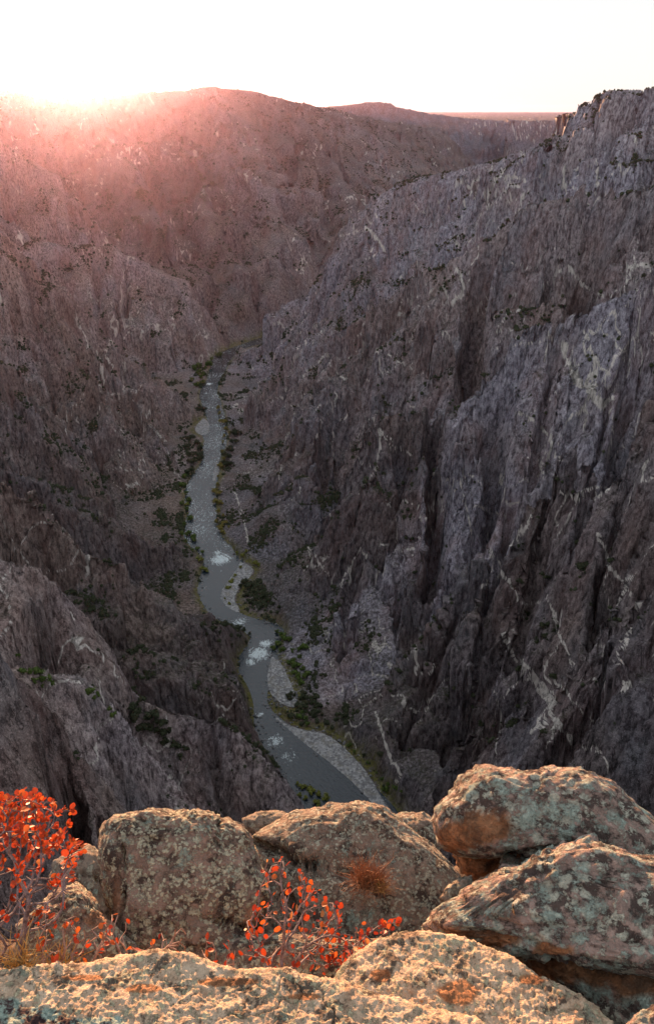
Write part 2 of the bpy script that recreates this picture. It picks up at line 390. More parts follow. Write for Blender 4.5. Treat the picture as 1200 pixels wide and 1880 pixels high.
def base_height(x, y, clefts=()):
    r = np.sqrt(x * x + y * y)
    wa = np.clip(r / 600, .02, 2.2)
    wx = x + wa * (10 * perlin(x / 130, y / 130, .3) + 4 * perlin(x / 37, y / 37, 5.3))
    wy = y + wa * (10 * perlin(x / 130, y / 130, 8.3) + 4 * perlin(x / 37, y / 37, 3.3))
    z = np.full(x.shape, -2000, f4); gid = np.full(x.shape, FLOOR, np.int8); rid = np.full(x.shape, -1, np.int8)
    for ri, (grp, P, s1, s2, rr, talus) in enumerate(RIDGES):
        px, py = (x, y) if grp == EYE else (wx, wy)
        best = np.full(x.shape, 1e12, f4); hb = np.full(x.shape, -2000, f4)
        for a, b in zip(P[:-1], P[1:]):
            ex, ey = b[0] - a[0], b[1] - a[1]
            L = ex * ex + ey * ey
            t = np.clip(((px - a[0]) * ex + (py - a[1]) * ey) / L, 0, 1).astype(f4)
            dx = px - a[0] - t * ex; dy = py - a[1] - t * ey
            d = np.sqrt(dx * dx + dy * dy)
            cr = ex * dy - ey * dx
            if s1 == s2:
                zc = a[2] + t * (b[2] - a[2])
                h = zc - s1 * (np.sqrt(d * d + rr * rr) - rr)
                if grp in (LEFT, RIGHT) and s1 > 1:          # scree apron at the foot
                    h = np.maximum(h, zc - .55 * np.maximum(zc - ZW, 0) - .68 * d)
                np.maximum(hb, h, out=hb)
            else:
                h = a[2] + t * (b[2] - a[2]) - np.where(cr > 0, s1, s2) * (np.sqrt(d * d + rr * rr) - rr)
                w = d < best - 1e-3
                hb = np.where(w, h, hb); best = np.minimum(best, d)
        w = hb > z
        gid[w] = grp; z = np.maximum(z, hb); rid[w] = ri
    for c, dep, wid in clefts:
        dm = np.full(x.shape, 1e9, f4)
        for a, b in zip(c[:-1], c[1:]):
            ex, ey = b[0] - a[0], b[1] - a[1]
            t = np.clip(((x - a[0]) * ex + (y - a[1]) * ey) / (ex * ex + ey * ey + 1e-6), 0, 1)
            np.minimum(dm, np.hypot(x - a[0] - t * ex, y - a[1] - t * ey), out=dm)
        z = z - 3.4 * dep * np.exp(-(dm / (1.1 * wid)) ** 4)
    G = slope_of(z, x, y, r)
    soft_ = np.isin(rid, SMOOTH)
    sm = 1 - .45 * soft_
    wf = sstep(1300, 1700, r); wn_ = 1 - sstep(280, 380, r)
    z = (z + sm * (columns(G, x, y, r, 58., 27., CK, 9., 11, 5.) * (1 - wf) * (1 - wn_) + columns(G, x, y, r, 105., 60., CK, 16., 13, 8.) * wf
         + columns(G, x, y, r, 24., 14., CK, 4., 17, 2.) * wn_ + columns(G, x, y, r, 15., 8., CK * .8, 2.5, 19, 1.2) * (1 - .6 * wn_))).astype(f4)
    # long gullies that run down the walls
    q1 = np.where(z > -1999, 1.0, 0) * sstep(.6, 1.1, G[2]) * (r > 330) * (1 - .7 * soft_)
    for grp_, n_ in ((RIGHT, perlin((wy + .35 * wx) / 62, wx / 330, 2.2 + 0 * x)), (LEFT, perlin((wy - .3 * wx) / 62, wx / 330, 6.2 + 0 * x)), (FAR, perlin(wx / 95, wy / 520, 9.2 + 0 * x))):
        dpt = 46. if grp_ == FAR else 30.
        z = z - (gid == grp_) * q1 * dpt * np.exp(-(np.abs(n_) / .085) ** 2) * (.35 + .65 * sstep(-.2, .3, perlin(wx / 150, wy / 150, 3.9 + 0 * x)))
    # valley floor, banks
    near = (r > 250) & (r < 5200)
    de = np.full(x.shape, 400, f4)
    if near.any():
        q = poly_sd(x[near], y[near], river_poly)
        for p in bars.values(): q = np.minimum(q, poly_sd(x[near], y[near], p) + 1.0)
        de[near] = q + 2.2 * perlin(x[near] / 11, y[near] / 11, .7) + 1.2 * perlin(x[near] / 4.5, y[near] / 4.5, 5.7)
    cap = ZW - .6 + np.where(de > 0, .10 * np.minimum(de, 6) + 2.8 * np.maximum(de - 8, 0), .12 * np.maximum(de, -12))
    k = 14.0
    fl = np.where(y > 5000, -60., ZW + .6)
    hh = np.clip(.5 + .5 * (z - fl) / k, 0, 1)
    z2 = fl + hh * (z - fl) + k * hh * (1 - hh)
    gid = np.where(z < fl, FLOOR, gid)
    z2 = np.where(near, np.minimum(z2, cap), z2)
    return z2.astype(f4), gid, de, rid

# polar grid about the promontory, dense where the canyon lies
az = np.concatenate([np.linspace(-180, -60, 25)[:-1], np.linspace(-60, -30, 40)[:-1], np.linspace(-30, -24, 30)[:-1],
                     np.linspace(-24, 24, 880)[:-1], np.linspace(24, 30, 30)[:-1], np.linspace(30, 60, 40)[:-1], np.linspace(60, 180, 26)])
az = np.radians(az).astype(f4)
NA = len(az)
rf = np.exp(np.linspace(math.log(1.2), math.log(30000), 1900)).astype(f4)
rf = rf[(rf < 25000)]
AZ, RF = np.meshgrid(az, rf, indexing='ij')
x0, y0 = np.sin(AZ) * RF, np.cos(AZ) * RF
z0, g0, d0, i0 = base_height(x0, y0)

def raycast(u, v):
    """first hit of a picture ray with the terrain: march along the column of that azimuth"""
    d = ray(u, v); a = math.atan2(d[0], d[1]); i = int(np.clip(np.searchsorted(az, a), 0, NA - 1))
    h = math.hypot(d[0], d[1]); zr = rf * (d[2] / h)
    below = np.nonzero((z0[i] > zr) & (rf > 60))[0]
    if len(below) == 0: return None
    r_ = rf[below[0]]
    return np.array([math.sin(a) * r_, math.cos(a) * r_, z0[i][below[0]]])
cl = []
for path, dep, wid in CLEFTS:
    q = [raycast(u, v) for u, v in path]
    q = [p for p in q if p is not None]
    # drop points that jump to another ridge
    out = [q[0]]
    for p in q[1:]:
        if np.linalg.norm(p - out[-1]) < 160: out.append(p)
    if len(out) > 1: cl.append((out, dep, wid))
z0, g0, d0, i0 = base_height(x0, y0, cl)
# resample each column by what the eye sees of it
NR = 980
gzr = np.gradient(z0, axis=1) / np.gradient(RF, axis=1)
gza = np.gradient(z0, axis=0) / (np.gradient(AZ, axis=0) * RF)
for _ in range(2):
    gza[1:-1] = .5 * gza[1:-1] + .25 * (gza[:-2] + gza[2:])
gzr = np.clip(gzr, -4, 4); gza = np.clip(gza, -4, 4)
dr = np.diff(RF, axis=1); dz = np.diff(z0, axis=1)
dist = np.sqrt(RF ** 2 + z0 ** 2)[:, 1:]
th = np.arctan2(z0, RF); dth = np.diff(th, axis=1)
hor = np.maximum.accumulate(th, axis=1)[:, 1:]
hid = np.clip((hor - th[:, 1:]) / .06, 0, 1)
wgt = np.where(rf[1:] > 120, 1.0, .12) * np.where(rf[1:] > 6000, .5, 1)
ds = (np.maximum(dth, 0) * (1 - .65 * hid) + .16 * np.sqrt(dr ** 2 + dz ** 2) / dist) * wgt
# smooth the metric across columns so rows stay neat
for _ in range(40):
    ds[1:-1] = .5 * ds[1:-1] + .25 * (ds[:-2] + ds[2:])
S = np.concatenate([np.zeros((NA, 1), f4), np.cumsum(ds, axis=1)], axis=1)
S /= S[:, -1:]
q = np.linspace(0, 1, NR)
rr_ = np.empty((NA, NR), f4); zz = np.empty((NA, NR), f4); gg = np.empty((NA, NR), np.int8); ri_ = np.empty((NA, NR), np.int8); Gr = np.empty((NA, NR), f4); Ga = np.empty((NA, NR), f4); dd = np.empty((NA, NR), f4)
for i in range(NA):
    fi = np.interp(q, S[i], np.arange(S.shape[1]))
    k = np.minimum(fi.astype(np.int32), S.shape[1] - 2); t = (fi - k).astype(f4)
    rr_[i] = RF[i, k] * (1 - t) + RF[i, k + 1] * t
    zz[i] = z0[i, k] * (1 - t) + z0[i, k + 1] * t
    dd[i] = d0[i, k] * (1 - t) + d0[i, k + 1] * t
    gg[i] = g0[i, k]; ri_[i] = i0[i, k]
    Gr[i] = gzr[i, k] * (1 - t) + gzr[i, k + 1] * t; Ga[i] = gza[i, k] * (1 - t) + gza[i, k + 1] * t
X = np.sin(az)[:, None] * rr_; Y = np.cos(az)[:, None] * rr_; Z = zz
del x0, y0, AZ, dz, dr, dist, th, dth, hid, ds, S
P = np.stack([X, Y, Z], -1).astype(f4)
def grid_normals(P):
    a = np.gradient(P, axis=0); b = np.gradient(P, axis=1)
    n = np.cross(a, b); n /= np.linalg.norm(n, axis=-1, keepdims=True) + 1e-9
    n[n[..., 2] < 0] *= -1
    return n
sa, ca = np.sin(az)[:, None], np.cos(az)[:, None]
N = np.stack([-(Gr * sa + Ga * ca), -(Gr * ca - Ga * sa), np.ones_like(Gr)], -1)
N /= np.linalg.norm(N, axis=-1, keepdims=True)
steep = sstep(.08, .40, 1 - N[..., 2])            # 0 gentle .. 1 cliff
land = sstep(3, 25, dd) * sstep(40, 160, rr_)
amp = land * (.35 + .65 * steep) * np.where(np.isin(ri_, SMOOTH), .75, 1)
far = sstep(1300, 2600, rr_)
# joints lean: up to the right on the right wall
lean = np.where(gg == RIGHT, -.28, .18).astype(f4)
jx, jy, jz = X + lean * Z, Y, Z * .15
d1 = 8 * billow(jx / 105, jy / 105, jz / 105) + 6 * billow(jx / 46 + 3, jy / 46, jz / 46)
d2 = 3.0 * stair(fbm(jx / 34, jy / 34, jz / 34 + 9, 2), 3.2) + 5.5 * billow(jx / 21, jy / 21 + 7, jz / 21)
d3 = 1.8 * stair(perlin(jx / 9, jy / 9, jz / 11), 2.5, .3) + 3 * billow(jx / 8.5, jy / 8.5 + 3, jz / 9)
d4 = 1.4 * billow(X / 3.3 + .1 * Z, Y / 3.3, Z / 8) + .5 * perlin(X / 1.3, Y / 1.3, Z / 1.7)
d5 = far * (50 * billow(X / 260, Y / 260, Z / 900 + 4) + 30 * billow(X / 90, Y / 90, Z / 300))
scl = np.clip(rr_ / 420, .25, 1.15)
disp = amp * (scl * (d1 - 7) + np.clip(rr_ / 300, .4, 1.2) * (d2 - 3.2) + d3 + d4 + d5 - far * 42)
disp = np.clip(disp, -70, 70)
Nh = N.copy(); Nh[..., 2] *= .6
P2 = P + Nh * disp[..., None]
P2[..., 2] = np.where(dd < 8, P[..., 2] + .25 * perlin(X / 3, Y / 3, .5), P2[..., 2])
N2 = grid_normals(P2)
# surface attributes: scree and soil on gentle ground, pale dykes, warm or grey rock, grass along the banks
VEIN_PATHS = [([(1035, 640), (1045, 680), (1062, 705), (1085, 715), (1100, 745)], 5.5), ([(962, 600), (990, 603), (1010, 612), (1030, 640)], 2.4),
   ([(1040, 490), (1075, 525), (1110, 548), (1150, 565), (1190, 580)], 2.2), ([(1110, 540), (1140, 556)], 4),
   ([(1025, 545), (1060, 578), (1100, 600), (1140, 612)], 1.8), ([(1150, 490), (1185, 490), (1200, 500)], 3),
   ([(1170, 480), (1168, 540), (1172, 610)], 1.4), ([(940, 755), (975, 775), (1000, 800), (1003, 818)], 2.2), ([(1080, 610), (1082, 645), (1098, 672), (1115, 690)], 1.8),
   ([(915, 1165), (930, 1185), (955, 1215), (975, 1245), (990, 1285), (1020, 1330), (1050, 1370)], 2.2), ([(960, 1215), (985, 1250), (1000, 1290)], 3.2),
   ([(900, 1010), (925, 1060), (940, 1085)], 1.4), ([(1000, 1100), (1030, 1180), (1060, 1240)], 1.2), ([(672, 420), (690, 440), (705, 460)], 5),
   ([(905, 330), (935, 325), (960, 332)], 3.5), ([(1032, 310), (1034, 345)], 5), ([(690, 1310), (705, 1370), (735, 1430)], 1.8), ([(755, 1190), (765, 1240)], 1.8),
   ([(1085, 870), (1120, 895), (1160, 905)], 3), ([(700, 790), (690, 860), (670, 890)], 1.5), ([(840, 880), (855, 930), (870, 985)], 1.1), ([(660, 1010), (640, 1050), (620, 1075)], 1.6),
   ([(1095, 300), (1098, 340)], 4), ([(840, 500), (848, 530), (830, 560)], 3.5), ([(1100, 980), (1120, 1040), (1140, 1070)], 1.2), ([(1150, 1150), (1100, 1260)], 1.2),
   ([(430, 905), (440, 935)], 2.0), ([(690, 640), (700, 690)], 2), ([(560, 1000), (575, 1040)], 1.6), ([(560, 690), (600, 650)], 1.6), ([(270, 780), (300, 810)], 2.2), ([(1000, 1230), (1080, 1330)], 1.0)]
x0 = P2[..., 0].ravel(); y0 = P2[..., 1].ravel(); zf = P2[..., 2].ravel()
wob = (2.6 * perlin(x0 / 14, y0 / 14, zf / 14) + 1.8 * perlin(x0 / 4, y0 / 4, zf / 4)).astype(f4)
wob2 = (2.6 * perlin(x0 / 17 + 50, y0 / 17, zf / 17) + 1.8 * perlin(x0 / 4 + 50, y0 / 4, zf / 4)).astype(f4)
vein = np.zeros(len(x0), f4)
u_, v_, _ = to_px(P2); u_ = u_.ravel(); v_ = v_.ravel()
FP = P2.reshape(-1, 3); FD = np.linalg.norm(FP, axis=1)
# height profile of the finished surface for dropping things onto it
thf = np.arctan2(P2[..., 2], np.hypot(P2[..., 0], P2[..., 1]))
vis = thf >= np.maximum.accumulate(thf, axis=1) - .0012
def hit(u, v):
    d = ray(u, v); a = math.atan2(d[0], d[1]); i = int(np.clip(np.searchsorted(az, a), 1, NA - 1))
    el = math.atan2(d[2], math.hypot(d[0], d[1]))
    j = np.nonzero((thf[i] >= el) & (rr_[i] > 60))[0]
    return P2[i, j[0]] if len(j) else None
rgv = np.random.default_rng(4); BR = []
for path, wid in VEIN_PATHS:
    for k_ in range(2 if len(path) > 2 else 1):
        u0, v0 = path[rgv.integers(len(path))]; a_ = rgv.uniform(.2, 2.9); q_ = [(u0, v0)]
        for _ in range(rgv.integers(3, 7)):
            a_ += rgv.uniform(-.5, .5); u0 += 13 * math.cos(a_); v0 += 13 * abs(math.sin(a_)); q_.append((u0, v0))
        if max(p[0] for p in q_) < 1195: BR.append((q_, min(1.2, wid * .5)))
for path, wid in VEIN_PATHS + BR:
    q_ = [hit(u, v) for u, v in path]; q_ = [p for p in q_ if p is not None]
    if len(q_) < 2: continue
    keep = [q_[0]]
    for p in q_[1:]:
        if np.linalg.norm(p - keep[-1]) < 140: keep.append(p)
    if len(keep) < 2: continue
    kd = np.array([np.linalg.norm(p) for p in keep]); lo, hi = kd.min() - 45, kd.max() + 45
    pu = np.array([to_px(p)[:2] for p in keep])
    m = np.nonzero((u_ > pu[:, 0].min() - 25) & (u_ < pu[:, 0].max() + 25) & (v_ > pu[:, 1].min() - 25) & (v_ < pu[:, 1].max() + 25) & (FD > lo) & (FD < hi))[0]
    if len(m) == 0: continue
    su_ = u_[m] + wob[m] * FPX / FD[m] * .9; sv_ = v_[m] - wob2[m] * FPX / FD[m] * .9
    dm = np.full(len(m), 1e9)
    for a, b in zip(pu[:-1], pu[1:]):       # the dyke is a sheet of pale stone that runs back into the wall
        ex, ey = b - a; t = np.clip(((su_ - a[0]) * ex + (sv_ - a[1]) * ey) / (ex * ex + ey * ey), 0, 1)
        dm = np.minimum(dm, np.hypot(su_ - a[0] - t * ex, sv_ - a[1] - t * ey))
    dm = dm * FD[m] / FPX
    wv = .62 * wid * (.55 + 1.5 * (perlin(x0[m] / 7, y0[m] / 7, zf[m] / 7) + .3))
    vein[m] = np.maximum(vein[m], sstep(0, .8, 1.25 - dm / np.maximum(wv, .3)))
# random dykes running down to the right
dk = np.abs(fbm(x0 / 85 - zf / 150, y0 / 85, zf / 90 + x0 / 200, 3, .55)) * 85
patch = sstep(-.15, .15, perlin(x0 / 130 + 40, y0 / 130, zf / 130))
vein = np.maximum(vein, .95 * patch * sstep(1.3, .5, dk + 1.1 * np.abs(perlin(x0 / 5, y0 / 5, zf / 5))) * (gg.ravel() == RIGHT))
dk2 = np.abs(fbm(x0 / 60 + 90, y0 / 60, zf / 80 - x0 / 90, 3, .55)) * 60
patch2 = sstep(.0, .25, perlin(x0 / 170 + 9, y0 / 170, zf / 170))
vein = np.maximum(vein, .85 * patch2 * sstep(np.where(rr_.ravel() > 1300, 2.2, 1.0), .2, dk2))
steepn = 1 - N2[..., 2].ravel()
soft = 1 - sstep(.25, .55, 1 - N[..., 2].ravel() + .12 * perlin(x0 / 15, y0 / 15, zf / 15))
vegn = fbm(x0 / 40, y0 / 40, zf / 40, 3)
veg = np.clip(soft * (.75 + .8 * vegn) + .45 * sstep(.1, .5, vegn) * (1 - sstep(.45, .8, steepn)), 0, 1)
ddf = dd.ravel()
bank = sstep(15, 5, ddf + 4 * perlin(x0 / 12, y0 / 12, 3.3)) * (zf > ZW - .4)
warm = np.select([gg.ravel() == LEFT, gg.ravel() == FAR, gg.ravel() == RIGHT, gg.ravel() == EYE], [.72, .62, .22, .8], .45).astype(f4)
UNIT_W = {25: .12, 26: .3, 27: .48, 28: .45, 29: .08, 30: .42, 31: .45, 32: .2, 33: .5, 34: .5, 35: .42, 13: .8, 14: .9, 15: .75, 16: .8, 17: .6, 18: 1.0, 19: .72, 20: .65, 21: .68, 22: .65, 23: .7, 24: .8, 10: .65, 9: .7}
UNIT_W.update({11: 0., 12: 0., 3: .7, 5: .55, 6: .5, 7: .65, 8: .7})  # mesa and hills get cool rock as painted distance haze
for k_, a in UNIT_W.items(): warm[ri_.ravel() == k_] = a
warm = np.clip(warm + .42 * perlin(x0 / 75, y0 / 75, zf / 60) + .2 * perlin(x0 / 18, y0 / 18, zf / 24), 0, 1)
# rock units: pale granite buttresses, dark schist, low units darkened further as painted shade
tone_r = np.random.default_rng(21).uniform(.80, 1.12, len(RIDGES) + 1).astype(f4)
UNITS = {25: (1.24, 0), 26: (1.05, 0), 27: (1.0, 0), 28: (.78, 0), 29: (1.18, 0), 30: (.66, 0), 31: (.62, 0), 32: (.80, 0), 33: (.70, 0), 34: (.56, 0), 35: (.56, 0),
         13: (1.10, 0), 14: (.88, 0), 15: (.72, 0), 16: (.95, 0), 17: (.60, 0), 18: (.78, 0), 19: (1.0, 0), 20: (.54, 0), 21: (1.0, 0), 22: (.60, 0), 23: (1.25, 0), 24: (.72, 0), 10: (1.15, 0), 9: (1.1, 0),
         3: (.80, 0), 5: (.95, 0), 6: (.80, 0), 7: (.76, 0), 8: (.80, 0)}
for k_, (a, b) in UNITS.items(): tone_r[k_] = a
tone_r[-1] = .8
def soften(a, n=5):
    a = a.reshape(NA, NR).copy()
    for _ in range(n):
        a[1:-1] = .5 * a[1:-1] + .25 * (a[:-2] + a[2:]); a[:, 1:-1] = .5 * a[:, 1:-1] + .25 * (a[:, :-2] + a[:, 2:])
    return a.ravel()
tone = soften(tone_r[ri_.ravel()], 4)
warm = soften(warm, 2)
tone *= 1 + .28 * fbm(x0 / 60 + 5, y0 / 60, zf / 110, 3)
ATTR = {'vein': vein, 'veg': veg, 'bank': bank, 'warm': warm, 'tone': tone}

def canyon_material(name):
    t = NT(name)
    ob = t.tc.outputs['Object']
    st = t.mapping((1, 1, .42), rot=(0, .12, 0))                       # joints stand upright
    n1 = t.noise(.05, 5, .6, ob); n2 = t.noise(.33, 5, .65, st); n3 = t.noise(1.4, 4, .7, ob)
    grey = t.ramp(n2, [(.36, (.088, .078, .10)), (.5, (.280, .262, .318)), (.66, (.44, .42, .48))])  # grey rock tinted violet, standing in for blue skylight in the shade
    warmc = t.ramp(n2, [(.36, (.11, .08, .074)), (.5, (.34, .26, .24)), (.66, (.48, .385, .355))])
    col = t.mix(t.attr('warm'), grey, warmc)
    # rusty and purplish staining
    stain = t.ramp(t.noise(.022, 4, .6, st), [(.48, 0.0), (.68, 1.0)])
    col = t.mix(t.math('MULTIPLY', stain, .55), col, (.24, .145, .135))
    blue = t.ramp(t.noise(.03, 4, .6, t.mapping((1, 1, .6), loc=(50, 20, 9))), [(.52, 0.0), (.7, 1.0)])
    col = t.mix(t.math('MULTIPLY', blue, .45), col, (.20, .215, .25))
    # streaks of pale lichen and mineral wash
    wash = t.ramp(t.noise(.6, 5, .7, t.mapping((1, 1, .5), rot=(0, .5, 0))), [(.60, 0.0), (.74, 1.0)])
    col = t.mix(t.math('MULTIPLY', wash, .40), col, (.45, .42, .41))
    n4 = t.noise(3.2, 4, .75, ob)
    grain = t.math('MULTIPLY', t.ramp(n3, [(.32, .55), (.5, 1.0), (.66, 1.5)]), t.ramp(n4, [(.34, .62), (.5, 1.0), (.66, 1.4)]))
    gm_ = t.n('ShaderNodeVectorMath'); gm_.operation = 'SCALE'; t.l(col, gm_.inputs[0]); t.l(grain, gm_.inputs[3]); col = gm_.outputs[0]
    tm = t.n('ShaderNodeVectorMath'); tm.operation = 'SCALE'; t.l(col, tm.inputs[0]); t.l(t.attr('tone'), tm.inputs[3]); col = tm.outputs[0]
    vr = t.math('MULTIPLY', t.attr('vein'), t.ramp(t.noise(.9, 4, .7, ob), [(.3, .30), (.46, 1.0)]))
    vr = t.ramp(vr, [(.28, 0.0), (.55, 1.0)])
    col = t.mix(vr, col, t.ramp(n3, [(.3, (.64, .58, .54)), (.7, (.86, .82, .79))]))
    # low growth on the ledges
    vg = t.math('MULTIPLY', t.attr('veg'), t.ramp(t.noise(.42, 4, .75, ob), [(.42, .05), (.60, 1.0)]))
    col = t.mix(t.math('MULTIPLY', vg, .85), col, t.ramp(n3, [(.3, (.030, .034, .020)), (.7, (.070, .068, .042))]))
    bk = t.math('MULTIPLY', t.attr('bank'), t.ramp(t.noise(.25, 4, .7, ob), [(.35, .1), (.55, 1.0)]))
    col = t.mix(bk, col, t.ramp(n3, [(.3, (.085, .090, .025)), (.7, (.21, .19, .055))]))
    # fine joints: thin dark lines that follow the lean of the rock
    jn = t.math('ABSOLUTE', t.math('SUBTRACT', t.noise(.12, 6, .62, t.mapping((1, 1, .25), rot=(0, .2, .2))), .5))
    crack = t.ramp(jn, [(.0, .35), (.018, 1.0)])
    col = t.mix(1.0, col, crack, 'MULTIPLY')
    t.l(col, t.b.inputs['Base Color'])
    # blocky fracture faces
    wv = t.n('ShaderNodeVectorMath'); wv.operation = 'MULTIPLY_ADD'
    nz = t.n('ShaderNodeTexNoise'); nz.inputs['Scale'].default_value = .2; t.l(ob, nz.inputs['Vector'])
    t.l(nz.outputs['Color'], wv.inputs[0]); wv.inputs[1].default_value = (5, 5, 5); t.l(t.mapping((1, 1, .38), rot=(0, .22, 0)), wv.inputs[2])
    b1 = t.n('ShaderNodeRGBToBW'); t.l(t.voro(.22, 'F1', wv.outputs[0], 'Color'), b1.inputs[0])
    b2 = t.n('ShaderNodeRGBToBW'); t.l(t.voro(.75, 'F1', wv.outputs[0], 'Color'), b2.inputs[0])
    h = t.math('ADD', t.math('ADD', t.math('MULTIPLY', n2, .6), t.math('MULTIPLY', n3, .3)), t.math('ADD', t.math('MULTIPLY', b1.outputs[0], .7), t.math('MULTIPLY', b2.outputs[0], .4)))
    nb = t.bump(h, 1.0, 2.6)
    nb = t.bump(crack, .6, .8, nb)
    t.l(nb, t.b.inputs['Normal'])
    t.b.inputs['Specular IOR Level'].default_value = .15
    return t.m
M_canyon = canyon_material('canyon_rock')

idx = np.arange(NA * NR).reshape(NA, NR)
F = np.stack([idx[:-1, :-1], idx[1:, :-1], idx[1:, 1:], idx[:-1, 1:]], -1).reshape(-1, 4)[:, ::-1]
fg = gg[:-1, :-1].reshape(-1)
NAMES = {EYE: 'promontory', LEFT: 'canyon_wall_left', RIGHT: 'canyon_wall_right', FAR: 'canyon_wall_far', MESA: 'distant_mesa', HILL: 'distant_hills', FLOOR: 'canyon_floor'}
for g, nm in NAMES.items():
    fs = F[fg == g]
    if not len(fs): continue
    us, inv = np.unique(fs, return_inverse=True)
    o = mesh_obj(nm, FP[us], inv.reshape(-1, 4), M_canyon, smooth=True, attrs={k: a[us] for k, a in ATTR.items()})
    tag(o, kind='structure')
# ------------------------------------------------------------------ river
def river_material():
    t = NT('river_water')
    ob = t.tc.outputs['Object']
    t.b.inputs['Base Color'].default_value = (.016, .020, .024, 1)
    t.b.inputs['Roughness'].default_value = .07
    t.b.inputs['Specular IOR Level'].default_value = .62
    w1 = t.noise(.35, 4, .6, t.mapping((.5, 1, 1), src=t.attr('flow', 'Vector')), .6); w2 = t.noise(1.3, 3, .6, ob)
    t.l(t.bump(t.math('ADD', w1, t.math('MULTIPLY', w2, .4)), .55, .9), t.b.inputs['Normal'])
    fo = t.attr('foam_sheen')
    fw = t.attr('flow', 'Vector')
    k = t.math('ADD', t.math('MULTIPLY', t.noise(.42, 5, .75, t.mapping((.45, 1, 1), src=fw), 1.2), .6), t.math('MULTIPLY', t.noise(1.1, 4, .7, t.mapping((1, .4, 1), src=fw), .5), .4))
    f = t.math('GREATER_THAN', t.math('ADD', t.math('MULTIPLY', fo, .30), k), .715)
    fm = t.math('MULTIPLY', f, t.ramp(t.noise(1.8, 3, .7, ob), [(.35, .35), (.6, 1.0)]))
    col = t.mix(fm, (.012, .022, .034), (.74, .84, .88))
    t.l(col, t.b.inputs['Base Color'])
    t.l(t.math('MULTIPLY_ADD', fm,   .7, .07), t.b.inputs['Roughness'])
    return t.m
n_s = 14
RL, RR = [], []
for i in range(len(rivL) - 1):
    for k in range(3):
        t_ = k / 3
        RL.append(rivL[i] * (1 - t_) + rivL[i + 1] * t_); RR.append(rivR[i] * (1 - t_) + rivR[i + 1] * t_)
RL, RR = np.array(RL), np.array(RR)
tt = np.linspace(-.35, 1.35, n_s)
RV = RL[:, None, :] * (1 - tt[None, :, None]) + RR[:, None, :] * tt[None, :, None]
RV[..., 2] = ZW + .05
ii = np.arange(RV.shape[0] * n_s).reshape(RV.shape[0], n_s)
RFc = np.stack([ii[:-1, :-1], ii[:-1, 1:], ii[1:, 1:], ii[1:, :-1]], -1).reshape(-1, 4)
fl = RV.reshape(-1, 3).copy()
RAPIDS = [(405, 1027, 26, 1.0), (400, 1015, 16, .8), (475, 1200, 26, 1.0), (488, 1182, 16, 1.0), (460, 1215, 16, .9), (440, 1142, 22, .75), (505, 1360, 26, .75), (530, 1390, 28, .6), (478, 1312, 12, .8), (372, 968, 18, .6),
          (384, 705, 9, 1.0), (378, 722, 9, .7), (372, 876, 14, .6), (400, 765, 14, .6), (385, 805, 14, .55), (398, 825, 10, .45), (545, 1425, 22, .4), (400, 785, 12, .4)]
seg = np.concatenate([[0], np.cumsum(np.linalg.norm(np.diff((RL + RR) / 2, axis=0), axis=1))])
wid_ = np.linalg.norm(RR - RL, axis=1)
flow = np.stack([np.repeat(seg, n_s), (wid_[:, None] * tt[None, :]).ravel(), np.zeros(len(fl))], 1)
foam_sheen = (.20 + .28 * sstep(780, 950, fl[:, 1]) + .18 * perlin(fl[:, 0] / 40, fl[:, 1] / 40, 2.2)).astype(f4)  # riffles, plus extra foam upstream painting in the reflected sky
for u, v, r_, s_ in RAPIDS:
    c = at_z(u, v, ZW); wd = np.linalg.norm(at_z(u + r_, v, ZW) - c)
    foam_sheen = np.maximum(foam_sheen, s_ * np.exp(-(np.hypot(fl[:, 0] - c[0], fl[:, 1] - c[1]) / wd) ** 2))
fl[:, 2] += .5 * foam_sheen * perlin(fl[:, 0] / 3, fl[:, 1] / 3, 2.2)
river = mesh_obj('river', fl, RFc[:, ::-1], river_material(), smooth=True, attrs={'foam_sheen': foam_sheen, 'flow': flow})
tag(river, kind='structure')

# ------------------------------------------------------------------ gravel bars
def gravel_material():
    t = NT('river_gravel')
    ob = t.tc.outputs['Object']
    s = t.voro(.55, 'F1', ob, 'Color'); bw = t.n('ShaderNodeRGBToBW'); t.l(s, bw.inputs[0])
    col = t.ramp(bw.outputs[0], [(.2, (.15, .15, .16)), (.55, (.26, .26, .27)), (.85, (.38, .38, .39))])
    col = t.mix(t.ramp(t.noise(.12, 4, .6, ob), [(.5, 0.0), (.65, .5)]), col, (.20, .18, .14))
    t.l(col, t.b.inputs['Base Color'])
    t.l(t.bump(t.voro(.55, 'F1', ob), .8, .6), t.b.inputs['Normal'])
    return t.m
M_gravel = gravel_material()
for nm, p in bars.items():
    bm = bmesh.new()
    vs_ = [bm.verts.new((x, y, ZW + .25)) for x, y in p]
    f = bm.faces.new(vs_)
    bmesh.ops.triangulate(bm, faces=[f])
    for _ in range(5):
        lg = [e for e in bm.edges if e.calc_length() > 3.0]
        if not lg: break
        bmesh.ops.subdivide_edges(bm, edges=lg, cuts=1, use_grid_fill=False)
        bmesh.ops.triangulate(bm, faces=bm.faces[:])
    V_ = np.array([v.co[:] for v in bm.verts], f4); F_ = np.array([[v.index for v in f.verts] for f in bm.faces])
    bm.verts.index_update()
    F_ = np.array([[v.index for v in f.verts] for f in bm.faces]); bm.free()
    e_ = -poly_sd(V_[:, 0], V_[:, 1], p)
    V_[:, 2] = ZW - .15 + .8 * (1 - np.exp(-np.maximum(e_, 0) / 2.5)) + .25 * perlin(V_[:, 0] / 3, V_[:, 1] / 3, .4)
    if len(F_):
        nrm = np.cross(V_[F_[0][1]] - V_[F_[0][0]], V_[F_[0][2]] - V_[F_[0][0]])
        if nrm[2] < 0: F_ = F_[:, ::-1]
    tag(mesh_obj('gravel_bar', V_, F_, M_gravel, smooth=True), kind='structure')

